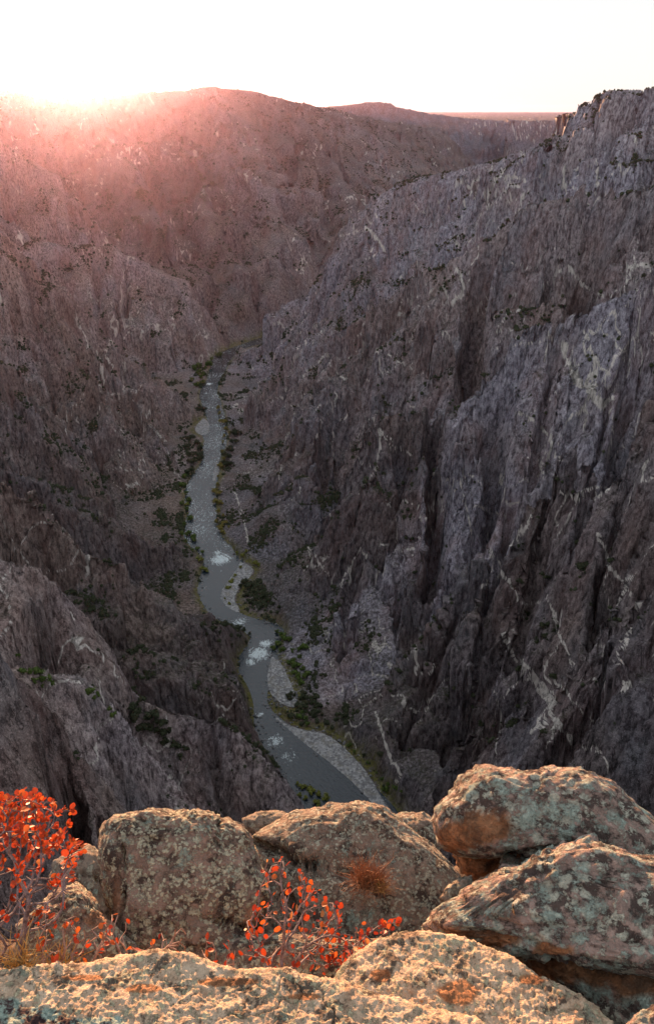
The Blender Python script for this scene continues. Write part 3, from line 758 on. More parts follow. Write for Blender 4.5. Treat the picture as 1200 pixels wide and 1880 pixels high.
# ------------------------------------------------------------------ air
def box(name, lo, hi, mat=None):
    bm = bmesh.new(); bmesh.ops.create_cube(bm, size=1)
    for v in bm.verts: v.co = Vector([(lo[k] + hi[k]) / 2 + v.co[k] * (hi[k] - lo[k]) for k in range(3)])
    me = bpy.data.meshes.new(name); bm.to_mesh(me); bm.free()
    if mat: me.materials.append(mat)
    o = bpy.data.objects.new(name, me); COL.objects.link(o); return o
hm = bpy.data.materials.new('haze'); hm.use_nodes = True
hn = hm.node_tree; hn.nodes.clear()
hv = hn.nodes.new('ShaderNodeVolumePrincipled'); ho = hn.nodes.new('ShaderNodeOutputMaterial')
hv.inputs['Color'].default_value = (.86, .58, .92, 1)
hv.inputs['Density'].default_value = 0.12e-4
hv.inputs['Anisotropy'].default_value = .88
hn.links.new(hv.outputs[0], ho.inputs['Volume'])
haze = box('haze', (-26000, -26000, float(FP[:, 2].min()) - 1), (26000, 26000, float(FP[:, 2].max()) + 30), hm)
tag(haze, kind='stuff')

# ------------------------------------------------------------------ rim: ledge and boulders
def rock_material(name, base, dark, pale, lichen, lich_amt=.5, dark_amt=.4, mint=(.40, .50, .44), mint_amt=.0, orange_amt=.15, scale=1.0, orange_patch=(.46, .20, .09), seed=0., spot=1.0):
    t = NT(name)
    ob = t.mapping((1, 1, 1), loc=(seed * 3.1, seed * 1.7, seed))
    k = scale
    n1 = t.noise(9 * k, 6, .6, ob); n2 = t.noise(38 * k, 5, .65, ob); n3 = t.noise(150 * k, 4, .7, ob)
    col = t.ramp(n1, [(.34, dark), (.50, base), (.66, pale)])
    col = t.mix(.55, col, t.ramp(n2, [(.34, dark), (.52, base), (.68, pale)]))
    # dark varnish and black crust
    dk = t.ramp(t.noise(16 * k, 7, .72, t.mapping((1, 1, 1.6), loc=(4 + seed, 2, 1))), [(.60 - .16 * dark_amt, 0.0), (.66 - .16 * dark_amt, 1.0)])
    col = t.mix(t.math('MULTIPLY', dk, .85), col, (.045, .032, .030))
    # patchy grey-green lichen in rosettes with ragged rims
    wv = t.n('ShaderNodeVectorMath'); wv.operation = 'MULTIPLY_ADD'
    nz = t.n('ShaderNodeTexNoise'); nz.inputs['Scale'].default_value = 60 * k; nz.inputs['Detail'].default_value = 4; t.l(ob, nz.inputs['Vector'])
    t.l(nz.outputs['Color'], wv.inputs[0]); wv.inputs[1].default_value = (.02 / k,) * 3; t.l(ob, wv.inputs[2])
    ros = t.voro(34 * k * spot, 'F1', wv.outputs[0])
    rnd = t.n('ShaderNodeRGBToBW'); t.l(t.voro(34 * k * spot, 'F1', wv.outputs[0], 'Color'), rnd.inputs[0])
    area = t.noise(7 * k, 5, .65, t.mapping((1, 1, 1), loc=(9 + seed, 5, 3)))
    on = t.math('GREATER_THAN', t.math('ADD', rnd.outputs[0], t.math('MULTIPLY', t.math('SUBTRACT', area, .5), 2.2)), 1 - lich_amt * .95)
    l1 = t.math('MULTIPLY', on, t.ramp(ros, [(.36, 1.0), (.50, 0.0)]))
    n_l = t.ramp(t.noise(46 * k, 7, .75, t.mapping((1, 1, 1), loc=(2, 7 + seed, 3))), [(.60 - .14 * lich_amt, 0.0), (.64 - .14 * lich_amt, 1.0)])
    l1 = t.math('MAXIMUM', l1, n_l)
    lcol = t.mix(t.ramp(n3, [(.35, 0.0), (.65, 1.0)]), tuple(c * .62 for c in lichen), tuple(min(.8, c * 1.15) for c in lichen))
    col = t.mix(t.math('MULTIPLY', l1, .9), col, lcol)
    l2 = None
    if mint_amt:
        l2 = t.ramp(t.noise(12 * k, 8, .75, t.mapping((1, 1, 1.3), loc=(1, 3, 8 + seed))), [(.62 - .14 * mint_amt, 0.0), (.67 - .14 * mint_amt, 1.0)])
        l2 = t.math('MULTIPLY', l2, t.ramp(n2, [(.38, .2), (.5, 1.0)]))
        col = t.mix(l2, col, t.mix(t.ramp(n3, [(.35, 0.0), (.65, 1.0)]), tuple(c * .7 for c in mint), tuple(c * 1.1 for c in mint)))
    orr = t.ramp(t.noise(11 * k, 6, .7, t.mapping((1, 1, 1), loc=(6, 1 + seed, 2))), [(.70 - .1 * orange_amt, 0.0), (.75 - .1 * orange_amt, 1.0)])
    col = t.mix(t.math('MULTIPLY', orr, t.ramp(n2, [(.4, .1), (.55, .9)])), col, (.50, .17, .035))
    # orange-tan patches without growth, dark purple patches with blue-green lichen
    fr = t.attr('orange_patch')
    fcol = t.ramp(n1, [(.35, tuple(c * .55 for c in orange_patch)), (.55, orange_patch), (.7, tuple(min(.75, c * 1.5) for c in orange_patch))])
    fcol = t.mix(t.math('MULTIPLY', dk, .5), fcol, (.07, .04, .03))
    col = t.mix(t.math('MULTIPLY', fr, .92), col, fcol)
    va = t.attr('purple_patch')
    vcol = t.mix(t.ramp(t.noise(14 * k, 7, .75, ob), [(.47, 0.0), (.53, 1.0)]), t.ramp(n2, [(.4, (.045, .025, .03)), (.65, (.10, .055, .055))]), t.ramp(n3, [(.4, (.24, .32, .28)), (.6, (.42, .52, .46))]))
    col = t.mix(va, col, vcol)
    # pores and grains
    col = t.mix(t.ramp(n3, [(.28, .75), (.40, 0.0)]), col, (.04, .03, .026))
    t.l(col, t.b.inputs['Base Color'])
    h = t.math('ADD', t.math('MULTIPLY', n2, .8), t.math('MULTIPLY', n3, .35))
    h = t.math('ADD', h, t.math('MULTIPLY', l1, .12))
    if l2: h = t.math('ADD', h, t.math('MULTIPLY', l2, .15))
    h = t.math('SUBTRACT', h, t.math('MULTIPLY', dk, .12))
    t.l(t.bump(h, 1.0, .024 / k), t.b.inputs['Normal'])
    t.b.inputs['Specular IOR Level'].default_value = .2
    return t.m

_ico = {}
def ico(n):
    if n not in _ico:
        bm = bmesh.new(); bmesh.ops.create_icosphere(bm, subdivisions=n, radius=1)
        bm.verts.index_update()
        V = np.array([v.co[:] for v in bm.verts], np.float64); F_ = np.array([[v.index for v in f.verts] for f in bm.faces]); bm.free()
        _ico[n] = (V / np.linalg.norm(V, axis=1)[:, None], F_)
    return _ico[n]

def boulder(name, label, outline, dist, depth, mat, n=6, box=.62, tilt=.25, seed=0., lump=.05, strata=0., cracks=(), orange_patch=(), purple_patch=(), cat='boulder', group=None, back=None, rough=1.0, sdir=(.15, .25, 1)):
    """a stone whose outline is (u, v) picture points at a given distance, closed all round, with real depth"""
    pts = np.array([at_d(u, v, dist) for u, v in outline])
    C = pts.mean(0); fw = C / np.linalg.norm(C)
    rt = np.array([1., 0, 0]); rt -= fw * (rt @ fw); rt /= np.linalg.norm(rt); up = np.cross(rt, fw)
    p2 = np.array([[(p - C) @ rt, (p - C) @ up] for p in np.array([at_d(u, v, dist) for u, v in outline])])
    th = np.linspace(-math.pi, math.pi, 721)[:-1]; rad = np.zeros(720)
    for i in range(len(p2)):
        a, b = p2[i], p2[(i + 1) % len(p2)]
        e = b - a
        dx, dy = np.cos(th), np.sin(th)
        den = dx * e[1] - dy * e[0]
        den = np.where(np.abs(den) < 1e-9, 1e-9, den)
        s_ = (a[0] * e[1] - a[1] * e[0]) / den
        q_ = (a[0] * dy - a[1] * dx) / den
        ok = (s_ > 0) & (q_ >= -1e-6) & (q_ <= 1 + 1e-6)
        rad = np.where(ok & (s_ > rad), s_, rad)
    for _ in range(3): rad = .5 * rad + .25 * (np.roll(rad, 1) + np.roll(rad, -1))
    D, F_ = ico(n)
    x, y, z = D[:, 0], D[:, 1], D[:, 2]                      # z towards the eye
    ph = np.arcsin(np.clip(z, -1, 1)); te = np.arctan2(y, x)
    r_ = np.interp(te, th, rad, period=2 * math.pi)
    size = float(np.mean(rad))
    cx_ = np.sign(np.cos(ph)) * np.abs(np.cos(ph)) ** box
    dz_ = np.sign(z) * np.abs(z) ** box * np.where(z > 0, depth, back or depth * 1.2)
    px, py = r_ * cx_ * np.cos(te), r_ * cx_ * np.sin(te)
    Q = C + px[:, None] * rt + py[:, None] * up - fw * dz_[:, None] + fw * (tilt * py)[:, None]
    bm_n = D[:, 0:1] * rt + D[:, 1:2] * up - D[:, 2:3] * fw
    q = Q - C
    s = 1 / size
    f_ = lambda k, o=0: (q[:, 0] * k + seed * 7.3 + o, q[:, 1] * k + 3 * seed, q[:, 2] * k - seed)
    dsp = lump * size * (1.1 * fbm(*f_(1.6 * s), oct=3) + .7 * (billow(*f_(2.6 * s, 4)) - .5))
    dsp = dsp + rough * (.012 * (billow(*f_(14)) - .5) + .007 * perlin(*f_(33)) + .0045 * perlin(*f_(75)) + .003 * perlin(*f_(150)))
    dsp = dsp + rough * .011 * (stair(fbm(*f_(9, 2), oct=2), 3.5, .2)) + .05 * size * stair(fbm(*f_(2.2 * s, 6), oct=2), 4, .12)
    if strata:
        sd = np.array(sdir) / np.linalg.norm(sdir)
        hgt = q @ sd + .02 * perlin(*f_(7, 9))
        dsp = dsp + strata * (billow(hgt * 16, q[:, 0] * 1.5 + seed, q[:, 1] * 1.5) - .5)
    dm_edge = np.ones(len(q))
    su, sv, _ = to_px(Q)
    front = z > -.3
    for path, w, dep in cracks:
        best = np.full(len(q), 1e9)
        for (u0, v0), (u1, v1) in zip(path[:-1], path[1:]):
            ex, ey = u1 - u0, v1 - v0; L = ex * ex + ey * ey
            t_ = np.clip(((su - u0) * ex + (sv - v0) * ey) / L, 0, 1)
            best = np.minimum(best, np.hypot(su - u0 - t_ * ex, sv - v0 - t_ * ey))
        best = best + 5 * perlin(*f_(20, 5))
        dsp = dsp - dep * np.exp(-(best / w) ** 2) * front
    # growth of crust
    Q = Q + bm_n * dsp[:, None]
    # keep the outer silhouette from shrinking or growing much
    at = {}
    for nm, patches in (('orange_patch', orange_patch), ('purple_patch', purple_patch)):
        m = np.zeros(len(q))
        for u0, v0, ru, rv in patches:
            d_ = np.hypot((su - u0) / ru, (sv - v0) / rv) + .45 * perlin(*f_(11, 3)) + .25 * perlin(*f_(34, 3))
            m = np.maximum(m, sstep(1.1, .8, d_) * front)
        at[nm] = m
    o = mesh_obj(name, Q - C, F_, mat, smooth=True, attrs=at)
    o.location = C
    tag(o, label, cat, group)
    return o

MR_left = rock_material('lichen_granite_brown', (.26, .185, .15), (.075, .055, .045), (.42, .30, .25), (.56, .55, .42), .54, .50, mint_amt=.3, orange_amt=.15, seed=1, spot=2.1, orange_patch=(.36, .21, .14))
MR_mid = rock_material('lichen_granite_grey', (.28, .205, .165), (.085, .062, .05), (.43, .32, .25), (.53, .52, .42), .50, .50, mint_amt=.3, orange_amt=.2, seed=2, spot=2.3, orange_patch=(.38, .23, .15))
MR_right = rock_material('lichen_granite_pink', (.36, .25, .215), (.10, .07, .06), (.52, .38, .33), (.55, .54, .45), .46, .70, mint=(.44, .52, .46), mint_amt=.75, orange_amt=.2, scale=.9, seed=3)
MR_slab = rock_material('crusty_peach_granite', (.62, .46, .33), (.34, .21, .14), (.75, .62, .48), (.60, .55, .38), .34, .40, mint=(.42, .44, .34), mint_amt=.35, orange_amt=.6, scale=1.1, spot=1.6, seed=4)
MR_small = rock_material('weathered_granite', (.27, .215, .175), (.12, .09, .07), (.40, .32, .26), (.44, .43, .35), .35, .35, mint_amt=.2, orange_amt=.2, seed=5)

def slab(label, edge, z0_, mat, seed, nu=560, nv=150, vend=2060, bulge=.03, rim=.05, slope=.095, orange_patch=(), purple_patch=(), thick=.5):
    """flat-topped slab: its top follows the picture edge on a level plane, rounds over at the back and drops to a base"""
    eu, ev = np.array(edge, float).T
    us = np.linspace(eu[0], eu[-1], nu); vb = np.interp(us, eu, ev)
    k_ = 9; vb = np.convolve(np.pad(vb, k_, mode='edge'), np.ones(2 * k_ + 1) / (2 * k_ + 1), 'valid')
    rows = []
    y0_ = float(np.mean([at_z(u, v, z0_)[1] for u, v in zip(us[nu // 5:-nu // 5], vb[nu // 5:-nu // 5])]))
    E = np.array([at_tilt(u, v, z0_, slope, y0_) for u, v in zip(us, vb)])
    tang = np.gradient(E, axis=0); outw = np.stack([-tang[:, 1], tang[:, 0], 0 * tang[:, 0]], 1); outw /= np.linalg.norm(outw, axis=1)[:, None] + 1e-9
    for d_ in np.linspace(thick, rim, 14): rows.append(E + outw * rim * 1.0 - np.array([0, 0, 1]) * d_)
    for a in np.linspace(90, 0, 16)[1:]:
        a = R(a); rows.append(E + outw * rim * math.sin(a) - np.array([0, 0, 1]) * rim * (1 - math.cos(a)))
    for t_ in np.linspace(0, 1, nv)[1:]:
        vv = vb + (vend - vb) * t_
        rows.append(np.array([at_tilt(u, v, z0_, slope, y0_) for u, v in zip(us, vv)]))
    P_ = np.array(rows)                                        # (row, u, 3)
    depth_in = np.linalg.norm(P_ - E[None], axis=2)
    P_[..., 2] += np.where(np.arange(len(rows))[:, None] > 29, bulge * np.sin(np.clip(depth_in / .5, 0, 1.57)), 0)
    n_ = np.cross(np.gradient(P_, axis=1), np.gradient(P_, axis=0)); n_ /= np.linalg.norm(n_, axis=2)[..., None] + 1e-9
    if n_[-20, nu // 2, 2] < 0: n_ = -n_
    x_, y_, zz_ = P_[..., 0] + seed * 5, P_[..., 1] + seed, P_[..., 2] * .8
    f_ = lambda k, o=0: (x_ * k + o, y_ * k, zz_ * k + seed)
    d_ = .014 * fbm(*f_(3.2), oct=3) + .007 * (billow(*f_(6, 3)) - .5) + .008 * stair(fbm(*f_(7, 2), oct=3), 4, .15) + .0022 * (billow(*f_(19)) - .5)
    d_ +=   .0028 * sstep(.04, .16, fbm(*f_(24, 4), oct=3)) + .0022 * sstep(.05, .2, fbm(*f_(55, 1), oct=2)) +   .0015 * perlin(*f_(110)) + .001 * perlin(*f_(200))
    cr = np.abs(fbm(*f_(4.5, 7), oct=4)); d_ -= .006 * np.exp(-(cr / .008) ** 2) * sstep(0, .3, perlin(*f_(2.5, 2)))
    d_ -= .016
    P_ = P_ + n_ * d_[..., None]
    su, sv, _ = to_px(P_)
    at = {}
    for nm, pat in (('orange_patch', orange_patch), ('purple_patch', purple_patch)):
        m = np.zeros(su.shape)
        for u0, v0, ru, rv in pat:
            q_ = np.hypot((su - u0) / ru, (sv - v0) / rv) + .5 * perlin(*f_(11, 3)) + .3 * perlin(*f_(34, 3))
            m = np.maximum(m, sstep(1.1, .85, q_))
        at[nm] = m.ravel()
    C = P_.mean((0, 1)); ii_ = np.arange(P_.shape[0] * nu).reshape(-1, nu)
    F_ = np.stack([ii_[:-1, :-1], ii_[1:, :-1], ii_[1:, 1:], ii_[:-1, 1:]], -1).reshape(-1, 4)
    nn = np.cross(P_.reshape(-1, 3)[F_[len(F_) * 3 // 4][1]] - P_.reshape(-1, 3)[F_[len(F_) * 3 // 4][0]], P_.reshape(-1, 3)[F_[len(F_) * 3 // 4][2]] - P_.reshape(-1, 3)[F_[len(F_) * 3 // 4][0]])
    if nn[2] < 0: F_ = F_[:, ::-1]
    o = mesh_obj('rock_slab', (P_ - C).reshape(-1, 3), F_, mat, smooth=True, attrs=at); o.location = C
    tag(o, label, 'rock slab'); return o
slab('broad peach rock slab with crusty lichen along the bottom of the view', [(-420, 1835), (-100, 1794), (0, 1784), (100, 1774), (200, 1767), (245, 1757), (290, 1751), (350, 1763), (400, 1777), (470, 1784), (520, 1783), (560, 1795), (620, 1805), (700, 1834), (800, 1858), (900, 1895), (1010, 1960)],
     -1.50, MR_slab, 1, nu=760, nv=170, purple_patch=[(5, 1866, 75, 34), (80, 1882, 50, 26), (165, 1890, 85, 24)], orange_patch=[(150, 1795, 40, 5), (420, 1803, 50, 7), (270, 1815, 40, 9), (560, 1830, 30, 6)])
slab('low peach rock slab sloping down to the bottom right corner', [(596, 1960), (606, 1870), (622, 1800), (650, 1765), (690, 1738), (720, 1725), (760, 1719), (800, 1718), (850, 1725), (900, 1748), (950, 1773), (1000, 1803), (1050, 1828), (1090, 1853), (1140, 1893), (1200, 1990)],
     -1.66, MR_slab, 2, nu=420, nv=150, orange_patch=[(840, 1822, 38, 22), (975, 1798, 30, 12), (700, 1790, 20, 12)])
boulder('boulder', 'square brown boulder with pale green lichen right of the big red shrub', [(188, 1540), (192, 1512), (213, 1496), (250, 1491), (285, 1488), (310, 1492), (355, 1494), (392, 1494), (415, 1499), (440, 1512), (455, 1535), (472, 1575), (490, 1610), (488, 1650), (460, 1700), (430, 1755), (330, 1775), (250, 1745), (212, 1690), (195, 1640), (190, 1590)],
        2.9, .26, MR_left, n=6, box=.40, tilt=.30, seed=3, lump=.05, cracks=[([(225, 1560), (229, 1620), (222, 1690)], 3, .05), ([(255, 1500), (300, 1560), (350, 1600), (365, 1680)], 2.2, .03), ([(350, 1600), (420, 1590), (465, 1600)], 2, .025), ([(410, 1500), (400, 1560)], 2, .025), ([(380, 1690), (430, 1700), (480, 1720)], 5, .03)], orange_patch=[(212, 1660, 12, 40), (470, 1690, 20, 25)])
boulder('boulder', 'wide grey boulder split by a dark crack, dry brush growing from the crack', [(460, 1533), (500, 1511), (540, 1493), (580, 1481), (620, 1475), (680, 1473), (705, 1481), (730, 1500), (765, 1530), (805, 1562), (835, 1600), (855, 1650), (820, 1710), (720, 1740), (600, 1760), (500, 1740), (462, 1660), (455, 1590)],
        3.2, .30, MR_mid, n=6, box=.5, tilt=.4, seed=4, lump=.045, cracks=[([(470, 1548), (500, 1562), (530, 1582), (560, 1588), (600, 1591), (640, 1605), (690, 1628)], 6, .09), ([(505, 1545), (520, 1560), (530, 1585)], 4, .05), ([(520, 1650), (530, 1690)], 12, .08)],
        orange_patch=[(705, 1633, 30, 10)])
boulder('boulder', 'rounded boulder with mint lichen and an orange underside, topmost at right', [(797, 1505), (805, 1482), (832, 1457), (848, 1427), (875, 1411), (900, 1407), (940, 1416), (970, 1421), (1000, 1411), (1060, 1413), (1100, 1426), (1140, 1451), (1170, 1481), (1205, 1512), (1290, 1560), (1290, 1640), (1180, 1600), (1080, 1572), (1020, 1575), (985, 1578),
        (930, 1568), (880, 1575), (845, 1568), (818, 1555), (801, 1530)], 2.62, .26, MR_right, n=6, box=.5, tilt=.22, seed=5, lump=.06, orange_patch=[(890, 1520, 66, 34), (845, 1535, 40, 30)], cracks=[([(930, 1570), (1010, 1560), (1080, 1550)], 6, .03)])
boulder('boulder', 'orange overhung block under the topmost right boulder', [(826, 1548), (870, 1535), (925, 1550), (932, 1575), (912, 1594), (890, 1608), (868, 1617), (846, 1600), (834, 1575)], 2.72, .10, MR_right, n=5, seed=6, orange_patch=[(880, 1575, 80, 60)], lump=.08, cat='rock block')
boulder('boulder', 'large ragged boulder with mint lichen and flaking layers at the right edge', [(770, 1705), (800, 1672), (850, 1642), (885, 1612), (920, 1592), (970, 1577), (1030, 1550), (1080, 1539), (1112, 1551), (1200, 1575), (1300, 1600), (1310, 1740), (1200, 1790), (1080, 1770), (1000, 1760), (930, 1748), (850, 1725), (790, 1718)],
        2.36, .22, MR_right, n=6, box=.52, tilt=.45, seed=7, lump=.06, strata=.03, orange_patch=[(915, 1733, 46, 14), (850, 1718, 40, 8), (1010, 1745, 40, 14)], sdir=(-.1, .5, 1), rough=1.5)
boulder('boulder', 'shaded brown block beneath the ragged right boulder', [(930, 1745), (1010, 1735), (1150, 1730), (1290, 1720), (1310, 1900), (1200, 1960), (1120, 1900), (1060, 1842), (1000, 1800), (950, 1772)], 2.36, .14, MR_right, n=6, seed=8, tilt=.05, lump=.06, strata=.012, orange_patch=[(1040, 1780, 80, 40), (1180, 1800, 60, 40)], cat='rock block')
boulder('boulder', 'small knobbly tan stone on the left tip of the ragged boulder', [(806, 1648), (816, 1630), (838, 1612), (866, 1606), (868, 1624), (842, 1652), (818, 1660)], 2.40, .05, MR_small, n=5, seed=9, lump=.10, cat='stone')
boulder('boulder', 'small grey stone wedged under the topmost right boulder', [(916, 1594), (920, 1567), (948, 1558), (985, 1570), (978, 1588), (935, 1600)], 2.50, .06, MR_right, n=5, seed=10, lump=.08, cat='stone')
boulder('boulder', 'tan rock showing behind the wide grey boulder on its right side', [(700, 1505), (735, 1493), (775, 1492), (800, 1506), (815, 1540), (800, 1575), (750, 1570), (710, 1540)], 3.55, .15, MR_mid, n=5, seed=11)
boulder('boulder', 'small smooth pale rock in the gap between the square and wide boulders', [(446, 1503), (470, 1491), (512, 1489), (540, 1497), (560, 1515), (520, 1540), (470, 1535), (450, 1520)], 3.7, .12, MR_small, n=5, seed=12, lump=.04)
boulder('boulder', 'grey ledge rock between the red shrub and the square boulder', [(100, 1580), (140, 1562), (165, 1549), (186, 1562), (205, 1600), (210, 1680), (180, 1720), (120, 1680), (90, 1620)], 3.45, .20, MR_small, n=5, seed=13, lump=.06, cracks=[([(150, 1605), (200, 1620)], 3, .03)])
boulder('boulder', 'mottled brown rock behind the bare twigs at lower left', [(30, 1700), (70, 1660), (105, 1632), (140, 1622), (165, 1640), (188, 1680), (215, 1705), (250, 1735), (260, 1790), (150, 1820), (40, 1800)], 2.65, .16, MR_left, n=6, seed=14, lump=.07, orange_patch=[(180, 1690, 25, 20)])
boulder('boulder', 'low lichened rock under the centre red shrub', [(380, 1745), (430, 1720), (520, 1712), (620, 1725), (700, 1722), (740, 1740), (700, 1800), (560, 1830), (420, 1810)], 2.62, .10, MR_left, n=6, seed=15, lump=.08)
boulder('boulder', 'broken rock corner at the bottom right edge', [(1145, 1880), (1165, 1858), (1200, 1846), (1260, 1850), (1280, 1920), (1180, 1950)], 2.05, .08, MR_right, n=5, seed=16, cat='stone')

# ground of the ledge between the stones
gx = np.linspace(-3.2, 3.4, 150); gy = np.linspace(-1.5, 3.4, 120)
GX, GY = np.meshgrid(gx, gy, indexing='ij')
GZ = -2.42 - .14 * GY + .10 * fbm(GX * 1.1, GY * 1.1, .3 * np.ones_like(GX), 4) + .025 * fbm(GX * 9, GY * 9, .7 * np.ones_like(GX), 3)
GZ -= 3.2 * np.clip(GY - np.where(GX < -.5, 1.75, 2.35) - .25 * perlin(GX * 1.3, GY, 3.1), 0, 9) ** 1.3 + .25 * np.clip(np.abs(GX) - 2.0, 0, 9) ** 2
gi = np.arange(GX.size).reshape(GX.shape)
GFc = np.stack([gi[:-1, :-1], gi[1:, :-1], gi[1:, 1:], gi[:-1, 1:]], -1).reshape(-1, 4)
tl = NT('ledge_soil')
lob = tl.tc.outputs['Object']
lc = tl.ramp(tl.noise(14, 7, .7, lob), [(.35, (.07, .05, .04)), (.5, (.17, .12, .09)), (.65, (.30, .22, .17))])
lc = tl.mix(tl.ramp(tl.noise(60, 5, .7, lob), [(.55, 0.0), (.62, .8)]), lc, (.33, .17, .08))
tl.l(lc, tl.b.inputs['Base Color'])
tl.l(tl.bump(tl.noise(40, 7, .75, lob), 1, .03), tl.b.inputs['Normal'])
tag(mesh_obj('rim_ledge', np.stack([GX, GY, GZ], -1).reshape(-1, 3), GFc, tl.m, smooth=True), kind='structure')

# ------------------------------------------------------------------ trees and bushes of the canyon
def leaf_material(name, dark, light):
    t = NT(name)
    c = t.ramp(t.noise(.9, 3, .7, t.tc.outputs['Object']), [(.35, dark), (.65, light)])
    oi = t.n('ShaderNodeObjectInfo')
    c = t.mix(t.math('MULTIPLY', oi.outputs['Random'], .5), c, tuple(.5 * (a + b) * .7 for a, b in zip(dark, light)))
    t.l(c, t.b.inputs['Base Color']); t.b.inputs['Roughness'].default_value = .8
    return t.m
ML = {'dark': leaf_material('juniper_leaves', (.022, .030, .016), (.060, .070, .034)),
      'green': leaf_material('riverside_leaves', (.045, .075, .015), (.11, .16, .035)),
      'lime': leaf_material('willow_leaves', (.11, .12, .022), (.22, .23, .05)),
      'gold': leaf_material('autumn_leaves', (.13, .11, .025), (.27, .22, .06))}
tb = NT('bark'); tb.b.inputs['Base Color'].default_value = (.09, .065, .05, 1)
M_bark = tb.m
def crown_mesh(name, mat, seed, n=130, h=1.0, w=.5, low=.12):
    rg = np.random.default_rng(seed)
    V, F_ = [], []
    lob = [(rg.uniform(-.5, .5) * w, rg.uniform(-.5, .5) * w, rg.uniform(low + .15, .85) * h, rg.uniform(.32, .6) * w) for _ in range(7)]
    for i in range(n):
        cx, cy_, cz, cr = lob[rg.integers(len(lob))]
        d = rg.normal(size=3); d /= np.linalg.norm(d); rr0 = cr * rg.uniform(.55, 1.05)
        c = np.array([cx, cy_, cz]) + d * rr0 * (1, 1, .9)
        a = rg.normal(size=3); a -= d * (a @ d) * .6; a /= np.linalg.norm(a); b = np.cross(d, a); b /= np.linalg.norm(b)
        s_ = rg.uniform(.10, .20) * w
        k = len(V)
        V += [c - a * s_, c - b * s_ * .8 + d * s_ * .3, c + a * s_, c + b * s_ * .8 + d * s_ * .2]
        F_ += [(k, k + 1, k + 2), (k, k + 2, k + 3)]
    for cx, cy_, cz, cr in lob:                       # inner twig mass
        D, ff = ico(1); k = len(V)
        V += list(np.array([cx, cy_, cz]) + D * cr * .62); F_ += [tuple(f + k) for f in ff]
    me_o = mesh_obj(name, np.array(V), np.array(F_), mat)
    me = me_o.data; bpy.data.objects.remove(me_o); return me
def trunk_mesh(seed, h=.55, r=.05):
    rg = np.random.default_rng(seed); V, F_ = [], []
    for lv, (z, rad) in enumerate(((-.15, r * 1.3), (.12, r), (.3, r * .7), (h, r * .25))):
        ox, oy = rg.normal(size=2) * .03 * lv
        for k in range(6):
            a = k * math.pi / 3; V.append((ox + rad * math.cos(a), oy + rad * math.sin(a), z))
    for lv in range(3):
        for k in range(6):
            a, b = lv * 6 + k, lv * 6 + (k + 1) % 6; F_.append((a, b, b + 6, a + 6))
    o = mesh_obj('trunk', np.array(V), np.array(F_), M_bark); me = o.data; bpy.data.objects.remove(o); return me
TRUNKS = [trunk_mesh(i) for i in range(2)]
CROWNS = {k: [crown_mesh('crown', ML[k], 10 * i + len(k), w=ww) for i, ww in enumerate((.55, .8, .95))] for k in ML}
rgt = np.random.default_rng(77)
N_TREES = 0
def tree(name, kind, p, h, label, cat, group):
    global N_TREES
    N_TREES += 1
    e = empty(name, (float(p[0]), float(p[1]), float(p[2]) - .05 * h))
    e.rotation_euler = (0, 0, rgt.uniform(0, 6.28)); s = float(h); e.scale = (s * rgt.uniform(.85, 1.25), s * rgt.uniform(.85, 1.25), s)
    tag(e, label, cat, group)
    for nm, me in (('trunk', TRUNKS[rgt.integers(2)]), ('crown', CROWNS[kind][rgt.integers(3)])):
        o = bpy.data.objects.new(nm, me); COL.objects.link(o); o.parent = e
    return e
